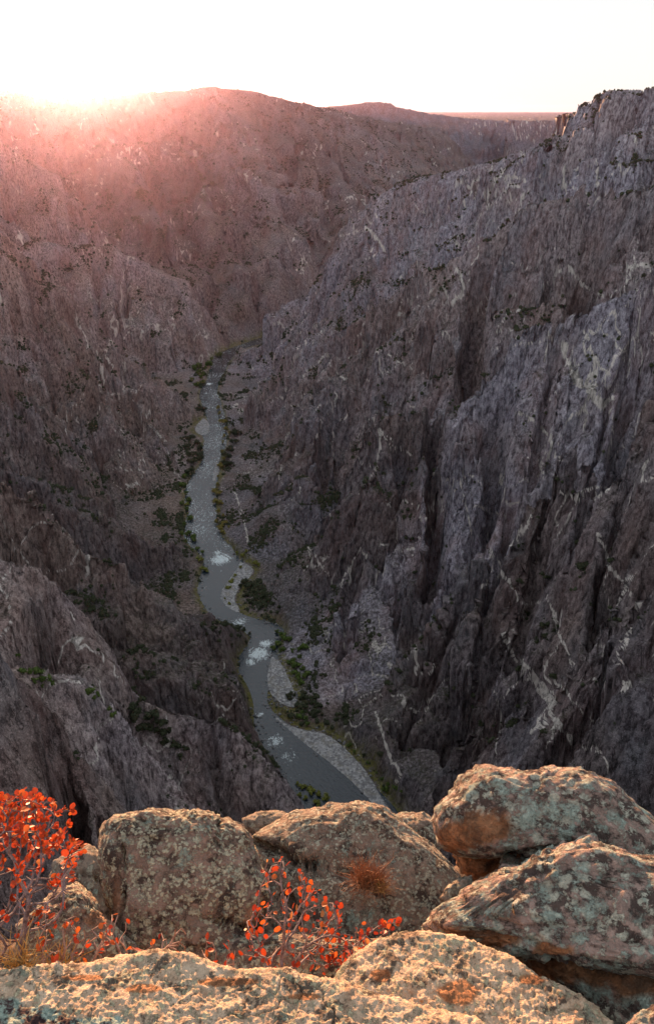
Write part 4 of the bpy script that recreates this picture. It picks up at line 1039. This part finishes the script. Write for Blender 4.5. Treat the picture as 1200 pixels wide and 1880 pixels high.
# along the river: picture places, height in metres, kind of foliage
RIVERSIDE = [
 ('green tree at the head of the middle gravel bar', 'green', [(508, 1165, 7), (518, 1172, 8), (525, 1180, 7), (510, 1185, 6), (534, 1178, 6), (502, 1195, 5), (515, 1196, 6)]),
 ('leafy green bush edging the middle gravel bar', 'green', [(535, 1200, 6), (548, 1196, 6), (560, 1192, 5), (552, 1212, 6), (540, 1215, 5), (533, 1222, 5), (545, 1228, 6), (556, 1232, 5), (548, 1248, 6), (553, 1258, 7), (560, 1245, 5), (537, 1240, 4)]),
 ('dark thicket shrub below the cliff by the middle gravel bar', 'dark', [(540, 1280, 6), (555, 1285, 6), (570, 1290, 6), (582, 1300, 6), (560, 1300, 6), (575, 1312, 6), (590, 1318, 5), (545, 1300, 5), (600, 1330, 5), (568, 1270, 5), (530, 1288, 5)]),
 ('bright green bush at the head of the lower gravel bar', 'green', [(560, 1322, 5), (556, 1310, 5), (548, 1318, 4), (566, 1330, 4)]),
 ('bush at the wall foot beside the lower gravel bar', 'green', [(690, 1420, 4), (700, 1432, 5), (712, 1445, 5), (725, 1450, 5), (707, 1455, 5), (737, 1458, 4), (650, 1385, 3), (672, 1400, 3), (640, 1375, 3)]),
 ('yellow green willow on the left bank of the lower river', 'lime', [(556, 1452, 5), (570, 1460, 6), (585, 1466, 6), (598, 1470, 5), (562, 1470, 5), (578, 1478, 6), (550, 1464, 5), (545, 1445, 4)]),
 ('yellow green bush at the bend gravel bar', 'lime', [(436, 1022, 6), (446, 1026, 6), (452, 1018, 5), (468, 1036, 5), (474, 1044, 5), (440, 1046, 5), (432, 1060, 4), (425, 1072, 4), (416, 1085, 4), (413, 1100, 4), (420, 1112, 4)]),
 ('dark green tree behind the bend gravel bar', 'dark', [(448, 1075, 7), (440, 1085, 7), (456, 1083, 7), (466, 1092, 7), (475, 1085, 6), (452, 1096, 7), (484, 1098, 6), (492, 1108, 6), (470, 1105, 6), (500, 1115, 5), (480, 1115, 5), (462, 1112, 6), (512, 1122, 5)]),
 ('golden green bush on the right bank of the middle river', 'gold', [(398, 895, 7), (402, 910, 7), (396, 925, 7), (404, 930, 7), (400, 945, 7), (408, 950, 7), (398, 962, 7), (405, 972, 7), (412, 965, 6), (400, 880, 7), (394, 905, 6), (410, 985, 6), (418, 972, 6)]),
 ('golden bush on the right bank of the far river', 'gold', [(410, 780, 8), (416, 792, 8), (414, 805, 8), (409, 815, 8), (420, 800, 8), (406, 835, 8), (410, 848, 8), (404, 860, 8), (401, 752, 8), (404, 765, 8)]),
 ('dark tree above the right bank of the far river', 'dark', [(424, 785, 10), (428, 800, 10), (425, 815, 10), (422, 830, 10), (418, 845, 10), (430, 815, 9), (415, 860, 9), (436, 800, 9), (424, 858, 9)]),
 ('green bush on the left bank of the middle river', 'green', [(340, 880, 8), (336, 895, 8), (340, 910, 8), (345, 925, 8), (342, 940, 8), (348, 955, 8), (334, 930, 7), (330, 905, 7), (340, 965, 7), (345, 985, 7), (334, 985, 7), (355, 995, 7), (340, 1000, 7), (362, 1010, 6), (372, 1020, 6), (352, 1015, 7)]),
 ('golden shrub at the waterline of the left bank', 'lime', [(346, 945, 5), (350, 958, 5), (344, 930, 5), (372, 1045, 5), (368, 1030, 5), (376, 1052, 5)]),
 ('dark tree on the left bank of the far river', 'dark', [(352, 810, 10), (360, 820, 10), (366, 830, 10), (362, 845, 10), (355, 855, 10), (350, 840, 9), (370, 845, 9), (345, 825, 9), (346, 850, 9), (372, 760, 9), (366, 752, 9), (340, 800, 8), (352, 866, 9), (344, 872, 9)]),
 ('green tree on the left bank where the river enters', 'green', [(362, 690, 11), (368, 698, 11), (374, 690, 11), (358, 680, 11), (378, 680, 10), (366, 676, 10), (384, 672, 10), (370, 708, 9), (352, 700, 10), (360, 712, 9), (390, 660, 9), (400, 655, 9)]),
 ('dark shrub crowning the spur that the river rounds', 'dark', [(400, 1148, 5), (412, 1150, 5), (424, 1152, 5), (436, 1158, 5), (448, 1162, 5), (458, 1168, 5), (390, 1158, 5), (405, 1165, 5), (420, 1170, 5), (438, 1175, 5), (450, 1182, 4), (380, 1170, 5), (398, 1180, 4), (425, 1188, 4), (375, 1150, 5)]),
 ('juniper in the dark gully between the near left buttresses', 'dark', [(258, 1310, 6), (270, 1322, 6), (282, 1318, 6), (295, 1335, 6), (300, 1352, 7), (288, 1345, 6), (305, 1370, 6), (276, 1338, 6), (250, 1325, 6), (262, 1345, 5), (310, 1345, 5), (330, 1395, 5), (245, 1305, 5), (322, 1375, 5)]),
 ('green shrub on the top of the near left buttress', 'green', [(168, 1278, 3.5), (180, 1282, 3), (172, 1288, 3), (200, 1305, 3), (208, 1318, 3), (70, 1245, 3.5), (82, 1252, 3.5), (95, 1250, 3), (100, 1258, 3), (60, 1258, 3.5), (50, 1238, 3.5), (75, 1268, 3), (30, 1225, 3), (40, 1240, 3)]),
]
ORD = ['nearest', 'second nearest', 'third nearest', 'fourth nearest', 'fifth nearest', 'sixth nearest', 'seventh nearest', 'eighth nearest', 'ninth nearest', 'tenth nearest', 'eleventh nearest',
       'twelfth nearest', 'thirteenth nearest', 'fourteenth nearest', 'fifteenth nearest', 'sixteenth nearest', 'farthest']
for lab0, kind, pts in RIVERSIDE:
    pts = sorted(pts, key=lambda q: -q[1])
    for k_, (u, v, h) in enumerate(pts):
        lab = lab0 + ', ' + ORD[k_] + ' of its cluster'
        p = hit(u + rgt.uniform(-2, 2), v + rgt.uniform(-2, 2))
        if p is None: continue
        nm = {'dark': 'juniper_tree', 'green': 'riverside_tree', 'lime': 'willow_bush', 'gold': 'willow_bush'}[kind]
        tree(nm, kind, p, h * rgt.uniform(.8, 1.2), lab, 'tree' if 'tree' in nm else 'bush', 'trees and bushes along the river' if 'gully' not in lab0 and 'buttress' not in lab0 else 'shrubs on the near left buttresses')
# scattered over the ledges and slopes
gs = N[..., 2].ravel(); ns_ = N2[..., 2].ravel()
dens = sstep(.42, .75, gs + .15 * perlin(x0 / 40, y0 / 40, zf / 40)) * sstep(-.05, .35, fbm(x0 / 55, y0 / 55, zf / 55 + 3, 3)) * 2.4 + .02 * sstep(.1, .4, perlin(x0 / 30, y0 / 30, zf / 30))
cell = np.linalg.norm(np.gradient(P2, axis=0), axis=-1) * np.linalg.norm(np.gradient(P2, axis=1), axis=-1)
rrf = rr_.ravel()
prob = dens * np.clip(cell.ravel(), 0, 60) / np.where(rrf < 500, 30., np.where(rrf < 1500, 42., 110.)) * vis.ravel() * (ddf > 6) * (rrf > 90) * (rrf < 4200) * (np.abs(np.arctan2(x0, y0)) < .46)
pick = np.nonzero(rgt.random(len(prob)) < prob)[0]
hts = (1.3 + 3.4 * rgt.random(len(pick)) ** 2.5) * np.where(rrf[pick] > 1500, 1.35, 1.0) * np.where(rrf[pick] < 420, .6, 1)
order = np.argsort(-hts / FD[pick])
n_ind = max(0, 298 - N_TREES)
print('bushes', len(pick), 'riverside', N_TREES)
SITE = {LEFT: 'on the brown left slopes', RIGHT: 'on the grey right wall', FAR: 'on the far wall below the sun', EYE: 'below the rim', FLOOR: 'on the valley floor', MESA: 'on the mesa', HILL: 'on the hills'}
gf = gg.ravel()
for i in order[:n_ind]:
    p = FP[pick[i]]
    hz_ = (p[2] - ZW) / 500
    tree('juniper_bush', 'dark', p, hts[i], 'dark green juniper bush rooted ' + ('low ' if hz_ < .25 else 'halfway up ' if hz_ < .6 else 'high up ') + SITE[int(gf[pick[i]])], 'bush', 'junipers scattered over the canyon slopes')
rest = pick[order[n_ind:]]; hr = hts[order[n_ind:]]
sc_me = bpy.data.meshes.new('scrub')
sc_me.vertices.add(len(rest)); sc_me.vertices.foreach_set('co', FP[rest].astype(f4).ravel())
a_ = sc_me.attributes.new('h', 'FLOAT', 'POINT'); a_.data.foreach_set('value', hr.astype(f4))
scrub = bpy.data.objects.new('scrub', sc_me); COL.objects.link(scrub)
tag(scrub, 'dark scrub dotted over the canyon ledges and slopes', 'scrub', kind='stuff')
ng = bpy.data.node_groups.new('scrub_on_points', 'GeometryNodeTree')
ng.interface.new_socket('Geometry', in_out='INPUT', socket_type='NodeSocketGeometry')
ng.interface.new_socket('Geometry', in_out='OUTPUT', socket_type='NodeSocketGeometry')
gn = ng.nodes; gl = ng.links.new
gi_, go_ = gn.new('NodeGroupInput'), gn.new('NodeGroupOutput')
icn = gn.new('GeometryNodeMeshIcoSphere'); icn.inputs['Radius'].default_value = .5; icn.inputs['Subdivisions'].default_value = 2
sp = gn.new('GeometryNodeSetPosition'); nzn = gn.new('ShaderNodeTexNoise'); nzn.inputs['Scale'].default_value = 3.2; nzn.inputs['Detail'].default_value = 3
vm = gn.new('ShaderNodeVectorMath'); vm.operation = 'MULTIPLY_ADD'; vm.inputs[1].default_value = (.9, .9, .7); vm.inputs[2].default_value = (-.45, -.45, -.15)
gl(nzn.outputs['Color'], vm.inputs[0]); gl(icn.outputs['Mesh'], sp.inputs['Geometry']); gl(vm.outputs[0], sp.inputs['Offset'])
sm_ = gn.new('GeometryNodeSetMaterial'); sm_.inputs['Material'].default_value = ML['dark']; gl(sp.outputs[0], sm_.inputs['Geometry'])
iop = gn.new('GeometryNodeInstanceOnPoints'); gl(gi_.outputs[0], iop.inputs['Points']); gl(sm_.outputs[0], iop.inputs['Instance'])
na = gn.new('GeometryNodeInputNamedAttribute'); na.data_type = 'FLOAT'; na.inputs['Name'].default_value = 'h'
gl(na.outputs['Attribute'], iop.inputs['Scale'])
rv_ = gn.new('FunctionNodeRandomValue'); rv_.data_type = 'FLOAT_VECTOR'; rv_.inputs[0].default_value = (-.3, -.3, 0); rv_.inputs[1].default_value = (.3, .3, 6.28)
gl(rv_.outputs[0], iop.inputs['Rotation'])
gl(iop.outputs[0], go_.inputs[0])
md = scrub.modifiers.new('scatter', 'NODES'); md.node_group = ng

# loose stones along the water
gq = np.nonzero((ddf > -1.5) & (ddf < 7) & (rrf > 380) & (rrf < 1800) & (rgt.random(len(ddf)) < np.clip(cell.ravel(), 0, 12) / 40.))[0]
st_me = bpy.data.meshes.new('river_stones')
st_me.vertices.add(len(gq)); st_me.vertices.foreach_set('co', FP[gq].astype(f4).ravel())
a_ = st_me.attributes.new('h', 'FLOAT', 'POINT'); a_.data.foreach_set('value', (rgt.random(len(gq)) ** 3 * 2.6 + .5).astype(f4))
stones = bpy.data.objects.new('river_stones', st_me); COL.objects.link(stones)
tag(stones, 'grey stones strewn along the edges of the river', 'stones', kind='stuff')
ng2 = ng.copy()
for nd_ in ng2.nodes:
    if nd_.bl_idname == 'GeometryNodeSetMaterial': nd_.inputs['Material'].default_value = M_gravel
    if nd_.bl_idname == 'ShaderNodeTexNoise': nd_.inputs['Scale'].default_value = 1.8; nd_.inputs['Detail'].default_value = 1
    if nd_.bl_idname == 'GeometryNodeMeshIcoSphere': nd_.inputs['Subdivisions'].default_value = 1
md2 = stones.modifiers.new('scatter', 'NODES'); md2.node_group = ng2
print('stones', len(gq))

# ------------------------------------------------------------------ shrubs on the rim
def stem_material(name, dark, light):
    t = NT(name)
    t.l(t.ramp(t.noise(60, 4, .7, t.tc.outputs['Object']), [(.38, dark), (.62, light)]), t.b.inputs['Base Color'])
    t.b.inputs['Roughness'].default_value = .7
    return t.m
M_stem = stem_material('shrub_bark', (.08, .05, .052), (.28, .21, .215))
M_twig = stem_material('twig_bark', (.16, .085, .07), (.38, .25, .21))
M_dry = stem_material('dry_brush', (.20, .085, .045), (.40, .19, .10))
M_straw = stem_material('straw', (.38, .22, .07), (.60, .40, .16))
def red_leaf(name, c, tr):
    t = NT(name)
    cc = t.ramp(t.noise(70, 3, .6, t.tc.outputs['Object']), [(.35, tuple(x * .75 for x in c)), (.65, c)])
    oi = t.n('ShaderNodeObjectInfo')
    cc = t.mix(t.math('MULTIPLY', oi.outputs['Random'], .35), cc, (c[0] * .8, c[1] * .5, c[2] * .6))
    t.l(cc, t.b.inputs['Base Color']); t.b.inputs['Roughness'].default_value = .45
    td = t.n('ShaderNodeBsdfTranslucent'); t.l(cc, td.inputs['Color'])
    mx = t.n('ShaderNodeMixShader'); mx.inputs[0].default_value = tr
    t.l(t.b.outputs[0], mx.inputs[1]); t.l(td.outputs[0], mx.inputs[2]); t.l(mx.outputs[0], t.out.inputs['Surface'])
    return t.m
LEAFM = [red_leaf('leaf_scarlet', (.52, .070, .020), .3), red_leaf('leaf_orange', (.62, .15, .035), .35), red_leaf('leaf_crimson', (.33, .040, .022), .25), red_leaf('leaf_pale_orange', (.60, .26, .09), .35)]
def leaf_mesh(seed, mat):
    rg = np.random.default_rng(seed); V = [(0, 0, 0)]; n = 9
    cup = rg.uniform(.15, .45); w_ = rg.uniform(.34, .48)
    mid = (0, .5, -.05)
    V.append(mid)
    for k in range(n):
        a = 2 * math.pi * k / n - math.pi / 2
        rr0 = 1 + rg.uniform(-.10, .10)
        pt = max(0, math.sin(a)) ** 3; x = math.cos(a) * w_ * rr0 * (1 - .35 * pt); y = .52 + math.sin(a) * .52 * rr0
        V.append((x, y, cup * x * x * 1.6 + .14 * (y - .5) ** 2 * rg.uniform(-1, 1.5)))
    F_ = [(1, 2 + k, 2 + (k + 1) % n) for k in range(n)]
    # stalk
    b = len(V); V += [(-.02, -.28, 0), (.02, -.28, 0), (.015, .06, -.01), (-.015, .06, -.01)]; F_ += [(b, b + 1, b + 2), (b, b + 2, b + 3)]
    o = mesh_obj('leaf', np.array(V), np.array(F_), mat, smooth=True); me = o.data; bpy.data.objects.remove(o); return me
LEAVES = [[leaf_mesh(10 * i + j, m) for j in range(4)] for i, m in enumerate(LEAFM)]

def in_poly(u, v, poly):
    c = False
    for (x1, y1), (x2, y2) in zip(poly, poly[1:] + poly[:1]):
        if (y1 > v) != (y2 > v) and u < (x2 - x1) * (v - y1) / (y2 - y1) + x1: c = not c
    return c
def grow(roots, targets, step=.022, kill=.035, rg=None, maxn=2600, droop=0.0):
    """branches grow from the roots towards scattered targets (space colonisation)"""
    nodes = [np.array(p, float) for p in roots]; par = [-1] * len(roots)
    T = np.array(targets); alive = np.ones(len(T), bool)
    near = np.zeros(len(T), int); nd = np.full(len(T), 1e9)
    def upd(i0):
        for i in range(i0, len(nodes)):
            d = np.linalg.norm(T - nodes[i], axis=1); w = d < nd; near[w] = i; nd[w] = d[w]
    upd(0)
    while alive.any() and len(nodes) < maxn:
        i0 = len(nodes)
        for i in np.unique(near[alive]):
            t_ = T[alive & (near == i)]
            d = t_ - nodes[i]; d /= np.linalg.norm(d, axis=1)[:, None] + 1e-9
            d = d.mean(0) + rg.normal(size=3) * .32
            if par[i] >= 0:
                pd = nodes[i] - nodes[par[i]]; d += .55 * pd / (np.linalg.norm(pd) + 1e-9)
            d /= np.linalg.norm(d) + 1e-9
            nodes.append(nodes[i] + d * step); par.append(i)
        upd(i0)
        alive &= nd > kill
        if len(nodes) == i0: break
    return np.array(nodes), np.array(par)
def tubes(N_, par, rad, sel, sides=5):
    V, F_ = [], []
    for i in sel:
        p = par[i]
        if p < 0: continue
        a, b = N_[p], N_[i]; d = b - a; L = np.linalg.norm(d)
        if L < 1e-6: continue
        d /= L; s_ = np.cross(d, (.3, .5, .81)); s_ /= np.linalg.norm(s_); t_ = np.cross(d, s_); k = len(V)
        for q_, r_ in ((a - d * r_over(rad[i]), rad[p]), (b + d * r_over(rad[i]), rad[i])):
            r_ = min(r_, rad[i] * 1.5)
            for j in range(sides):
                an = 2 * math.pi * j / sides; V.append(q_ + (s_ * math.cos(an) + t_ * math.sin(an)) * r_)
        for j in range(sides): F_.append((k + j, k + (j + 1) % sides, k + sides + (j + 1) % sides, k + sides + j))
    return np.array(V), np.array(F_)
def r_over(r): return r * .3
def shrub(name, label, cat, poly, dist, spread, roots, n_t, leaf_n, leaf_size, seed, mat, base_r=.0016, pw=2.3, rmax=.016, colors=(.45, .3, .15, .1), top_bias=0., step=.022, group=None, maxleaf=300, leafy=None, leaf_where=None):
    rg = np.random.default_rng(seed)
    us = [p[0] for p in poly]; vs_ = [p[1] for p in poly]; T = []
    while len(T) < n_t:
        u, v = rg.uniform(min(us), max(us)), rg.uniform(min(vs_), max(vs_))
        if in_poly(u, v, poly) and rg.random() > top_bias * (v - min(vs_)) / (max(vs_) - min(vs_)):
            T.append(at_d(u, v, dist + rg.uniform(-spread, spread)))
    rts = [at_d(u, v, d) for u, v, d in roots]
    N_, par = grow(rts, T, step=step, kill=step * 1.35, rg=rg)
    nch = np.zeros(len(N_), int)
    for p in par:
        if p >= 0: nch[p] += 1
    m = np.zeros(len(N_)); tip = np.zeros(len(N_), bool)
    for i in range(len(N_) - 1, -1, -1):
        if m[i] == 0: m[i] = 1; tip[i] = True
        if par[i] >= 0: m[par[i]] += m[i]
    rad = np.minimum(base_r * m ** (1 / pw), rmax)
    base = rts[0].copy(); base[2] -= .02
    e = empty(name, base); tag(e, label, cat, group)
    # main limbs: subtrees below the first forks become separate branches
    lab_ = np.full(len(N_), -1); big = max(m.max() * .09, 6)
    nb = 0
    for i in range(len(N_)):
        if par[i] < 0: lab_[i] = 0
        else:
            lab_[i] = lab_[par[i]]
            if lab_[par[i]] == 0 and m[i] < m.max() * .35 and m[i] > big * .4 and nb < 24: nb += 1; lab_[i] = nb
    for k in range(nb + 1):
        sel = np.nonzero(lab_ == k)[0]
        if k == 0:
            rid_ = np.arange(len(N_))
            for i in range(len(N_)):
                if par[i] >= 0: rid_[i] = rid_[par[i]]
            for r0 in range(len(rts)):
                V, F_ = tubes(N_, par, rad, sel[rid_[sel] == r0])
                if len(V): mesh_obj('stem', V - base, F_, mat, e, smooth=True)
            continue
        V, F_ = tubes(N_, par, rad, sel)
        if len(V): mesh_obj('branch', V - base, F_, mat, e, smooth=True)
    # leaves
    cand = np.nonzero(m <= 4)[0]
    if leaf_where is not None:
        lu, lv, _ = to_px(N_[cand]); cand = cand[[bool(leaf_where(a, b, rg)) for a, b in zip(lu, lv)]]
    cnt = 0; restV, restF = [], []
    if len(cand) and leaf_n:
        for i in rg.choice(cand, leaf_n, replace=len(cand) < leaf_n):
            d = N_[i] - N_[par[i]] if par[i] >= 0 else np.array([0, 0, 1.])
            d = d / (np.linalg.norm(d) + 1e-9) + rg.normal(size=3) * .75 + np.array([0, -.15, .15])
            q_ = Vector(d).to_track_quat('Y', 'Z') @ Euler((0, rg.uniform(-1.3, 1.3), 0)).to_quaternion()
            s_ = leaf_size * rg.uniform(.65, 1.25)
            me = LEAVES[rg.choice(4, p=colors)][rg.integers(4)]
            if cnt < maxleaf:
                o = bpy.data.objects.new('leaf', me); COL.objects.link(o); o.parent = e
                o.rotation_mode = 'QUATERNION'; o.rotation_quaternion = q_; o.location = Vector(N_[i] - base) + q_ @ Vector((0, .28 * s_, 0)); o.scale = (s_, s_, s_)
            else:
                A = np.array([v.co[:] for v in me.vertices]) * s_; k = sum(len(x) for x in restV)
                restV.append(np.array([(q_ @ Vector(a + (0, .28 * s_, 0)))[:] for a in A]) + N_[i] - base); restF += [tuple(x + k for x in p.vertices) for p in me.polygons]
            cnt += 1
    if restV:
        o = mesh_obj('leaves', np.vstack(restV), np.array(restF), LEAFM[0], e, smooth=True); tag(o, kind='stuff')
    return e

shrub('red_shrub', 'big shrub with scarlet and orange leaves at the left edge', 'shrub',
      [(-130, 1440), (0, 1462), (40, 1452), (68, 1450), (100, 1470), (132, 1510), (136, 1545), (160, 1555), (152, 1590), (150, 1625), (120, 1650), (110, 1700), (70, 1740), (0, 1780), (-130, 1790)],
      2.30, .22, [(-30, 1800, 2.26), (-60, 1780, 2.35), (20, 1795, 2.20)], 760, 900, .0150, 5, M_stem, base_r=.0013, rmax=.014, top_bias=.55, colors=(.42, .36, .10, .12),
      leaf_where=lambda u, v, rg: u > -25 and rg.random() < (1.0 if v < 1600 else .22 if v < 1700 else .10))
shrub('red_shrub', 'sparse shrub with scattered red leaves and pale bare stems in front of the split boulder', 'shrub',
      [(432, 1745), (440, 1690), (470, 1650), (485, 1600), (505, 1570), (530, 1570), (545, 1600), (570, 1630), (600, 1640), (632, 1655), (628, 1690), (650, 1720), (640, 1770), (560, 1790), (470, 1795)],
      2.25, .14, [(510, 1800, 2.22), (530, 1805, 2.18), (495, 1800, 2.26)], 300, 210, .0145, 6, M_stem, base_r=.0014, rmax=.012, colors=(.50, .22, .20, .08))
shrub('red_shrub', 'small red leaved shrub leaning over the low peach slab', 'shrub',
      [(600, 1760), (640, 1720), (650, 1690), (690, 1700), (720, 1675), (742, 1690), (730, 1715), (690, 1740), (650, 1790), (610, 1800)],
      2.18, .08, [(608, 1812, 2.14), (620, 1810, 2.2)], 110, 80, .014, 7, M_stem, base_r=.0013, rmax=.009, colors=(.5, .2, .25, .05))
shrub('bare_shrub', 'bare forked twigs with a few red leaves in front of the square boulder', 'shrub',
      [(150, 1740), (180, 1690), (215, 1670), (235, 1680), (240, 1740), (290, 1700), (345, 1715), (330, 1765), (200, 1775)],
      2.15, .08, [(170, 1785, 2.12), (225, 1780, 2.14), (280, 1775, 2.13)], 150, 30, .015, 8, M_twig, base_r=.0014, rmax=.007, colors=(.5, .2, .2, .1))
shrub('bare_shrub', 'low reddish twigs between the big red shrub and the bare forked twigs', 'shrub',
      [(60, 1770), (70, 1700), (110, 1680), (150, 1690), (170, 1740), (170, 1780)],
      2.18, .08, [(95, 1795, 2.15), (130, 1790, 2.16)], 120, 36, .0145, 9, M_twig, base_r=.0013, rmax=.006, colors=(.4, .3, .2, .1))
shrub('bare_shrub', 'short twigs with a single red leaf cluster left of the sparse shrub', 'shrub',
      [(365, 1780), (372, 1725), (390, 1715), (410, 1735), (435, 1720), (440, 1785)],
      2.12, .05, [(380, 1800, 2.10), (425, 1800, 2.11)], 60, 18, .015, 10, M_twig, base_r=.0013, rmax=.005, colors=(.6, .1, .3, .0))
# dry brush in the crack and tufts of straw: fans of thin blades
def tuft(name, label, cat, u, v, dist, n, length, spread, mat, seed, wid=.0016, lean=(0, 0, 1), forks=2):
    rg = np.random.default_rng(seed); base = at_d(u, v, dist); e = empty(name, base); tag(e, label, cat)
    V, F_ = [], []
    for i in range(n):
        p = rg.normal(size=3) * length * .12 * np.array([1, 1, .2]); d = np.array(lean, float) + rg.normal(size=3) * spread; d /= np.linalg.norm(d)
        L = length * rg.uniform(.45, 1.05); seg = 4; k = len(V); sd = np.cross(d, rg.normal(size=3)); sd /= np.linalg.norm(sd)
        for j in range(seg + 1):
            w = wid * (1 - .75 * j / seg)
            V += [p - sd * w, p + sd * w]
            p = p + d * L / seg; d = d + rg.normal(size=3) * .28; d /= np.linalg.norm(d)
        F_ += [(k + 2 * j, k + 2 * j + 1, k + 2 * j + 3, k + 2 * j + 2) for j in range(seg)]
    o = mesh_obj('blades', np.array(V), np.array(F_), mat, e); tag(o, kind='stuff'); return e
tuft('dry_brush', 'dry russet brush growing from the crack of the wide boulder', 'dry brush', 672, 1622, 2.80, 420, .125, .55, M_dry, 3, wid=.0011, lean=(-.15, -.2, 1))
tuft('dry_brush', 'thin russet brush leaning right beside the crack', 'dry brush', 690, 1628, 2.80, 160, .10, .5, M_dry, 13, wid=.001, lean=(.25, -.1, 1))
tuft('straw_tuft', 'straw coloured grass tuft at the right end of the crack', 'grass tuft', 700, 1634, 2.78, 70, .05, .5, M_straw, 4, wid=.0014)
tuft('straw_tuft', 'yellow grass tuft under the big red shrub', 'grass tuft', 40, 1775, 2.20, 90, .11, .5, M_straw, 5)
tuft('straw_tuft', 'thin straw grass beside the low reddish twigs', 'grass tuft', 110, 1780, 2.25, 60, .10, .5, M_straw, 6)
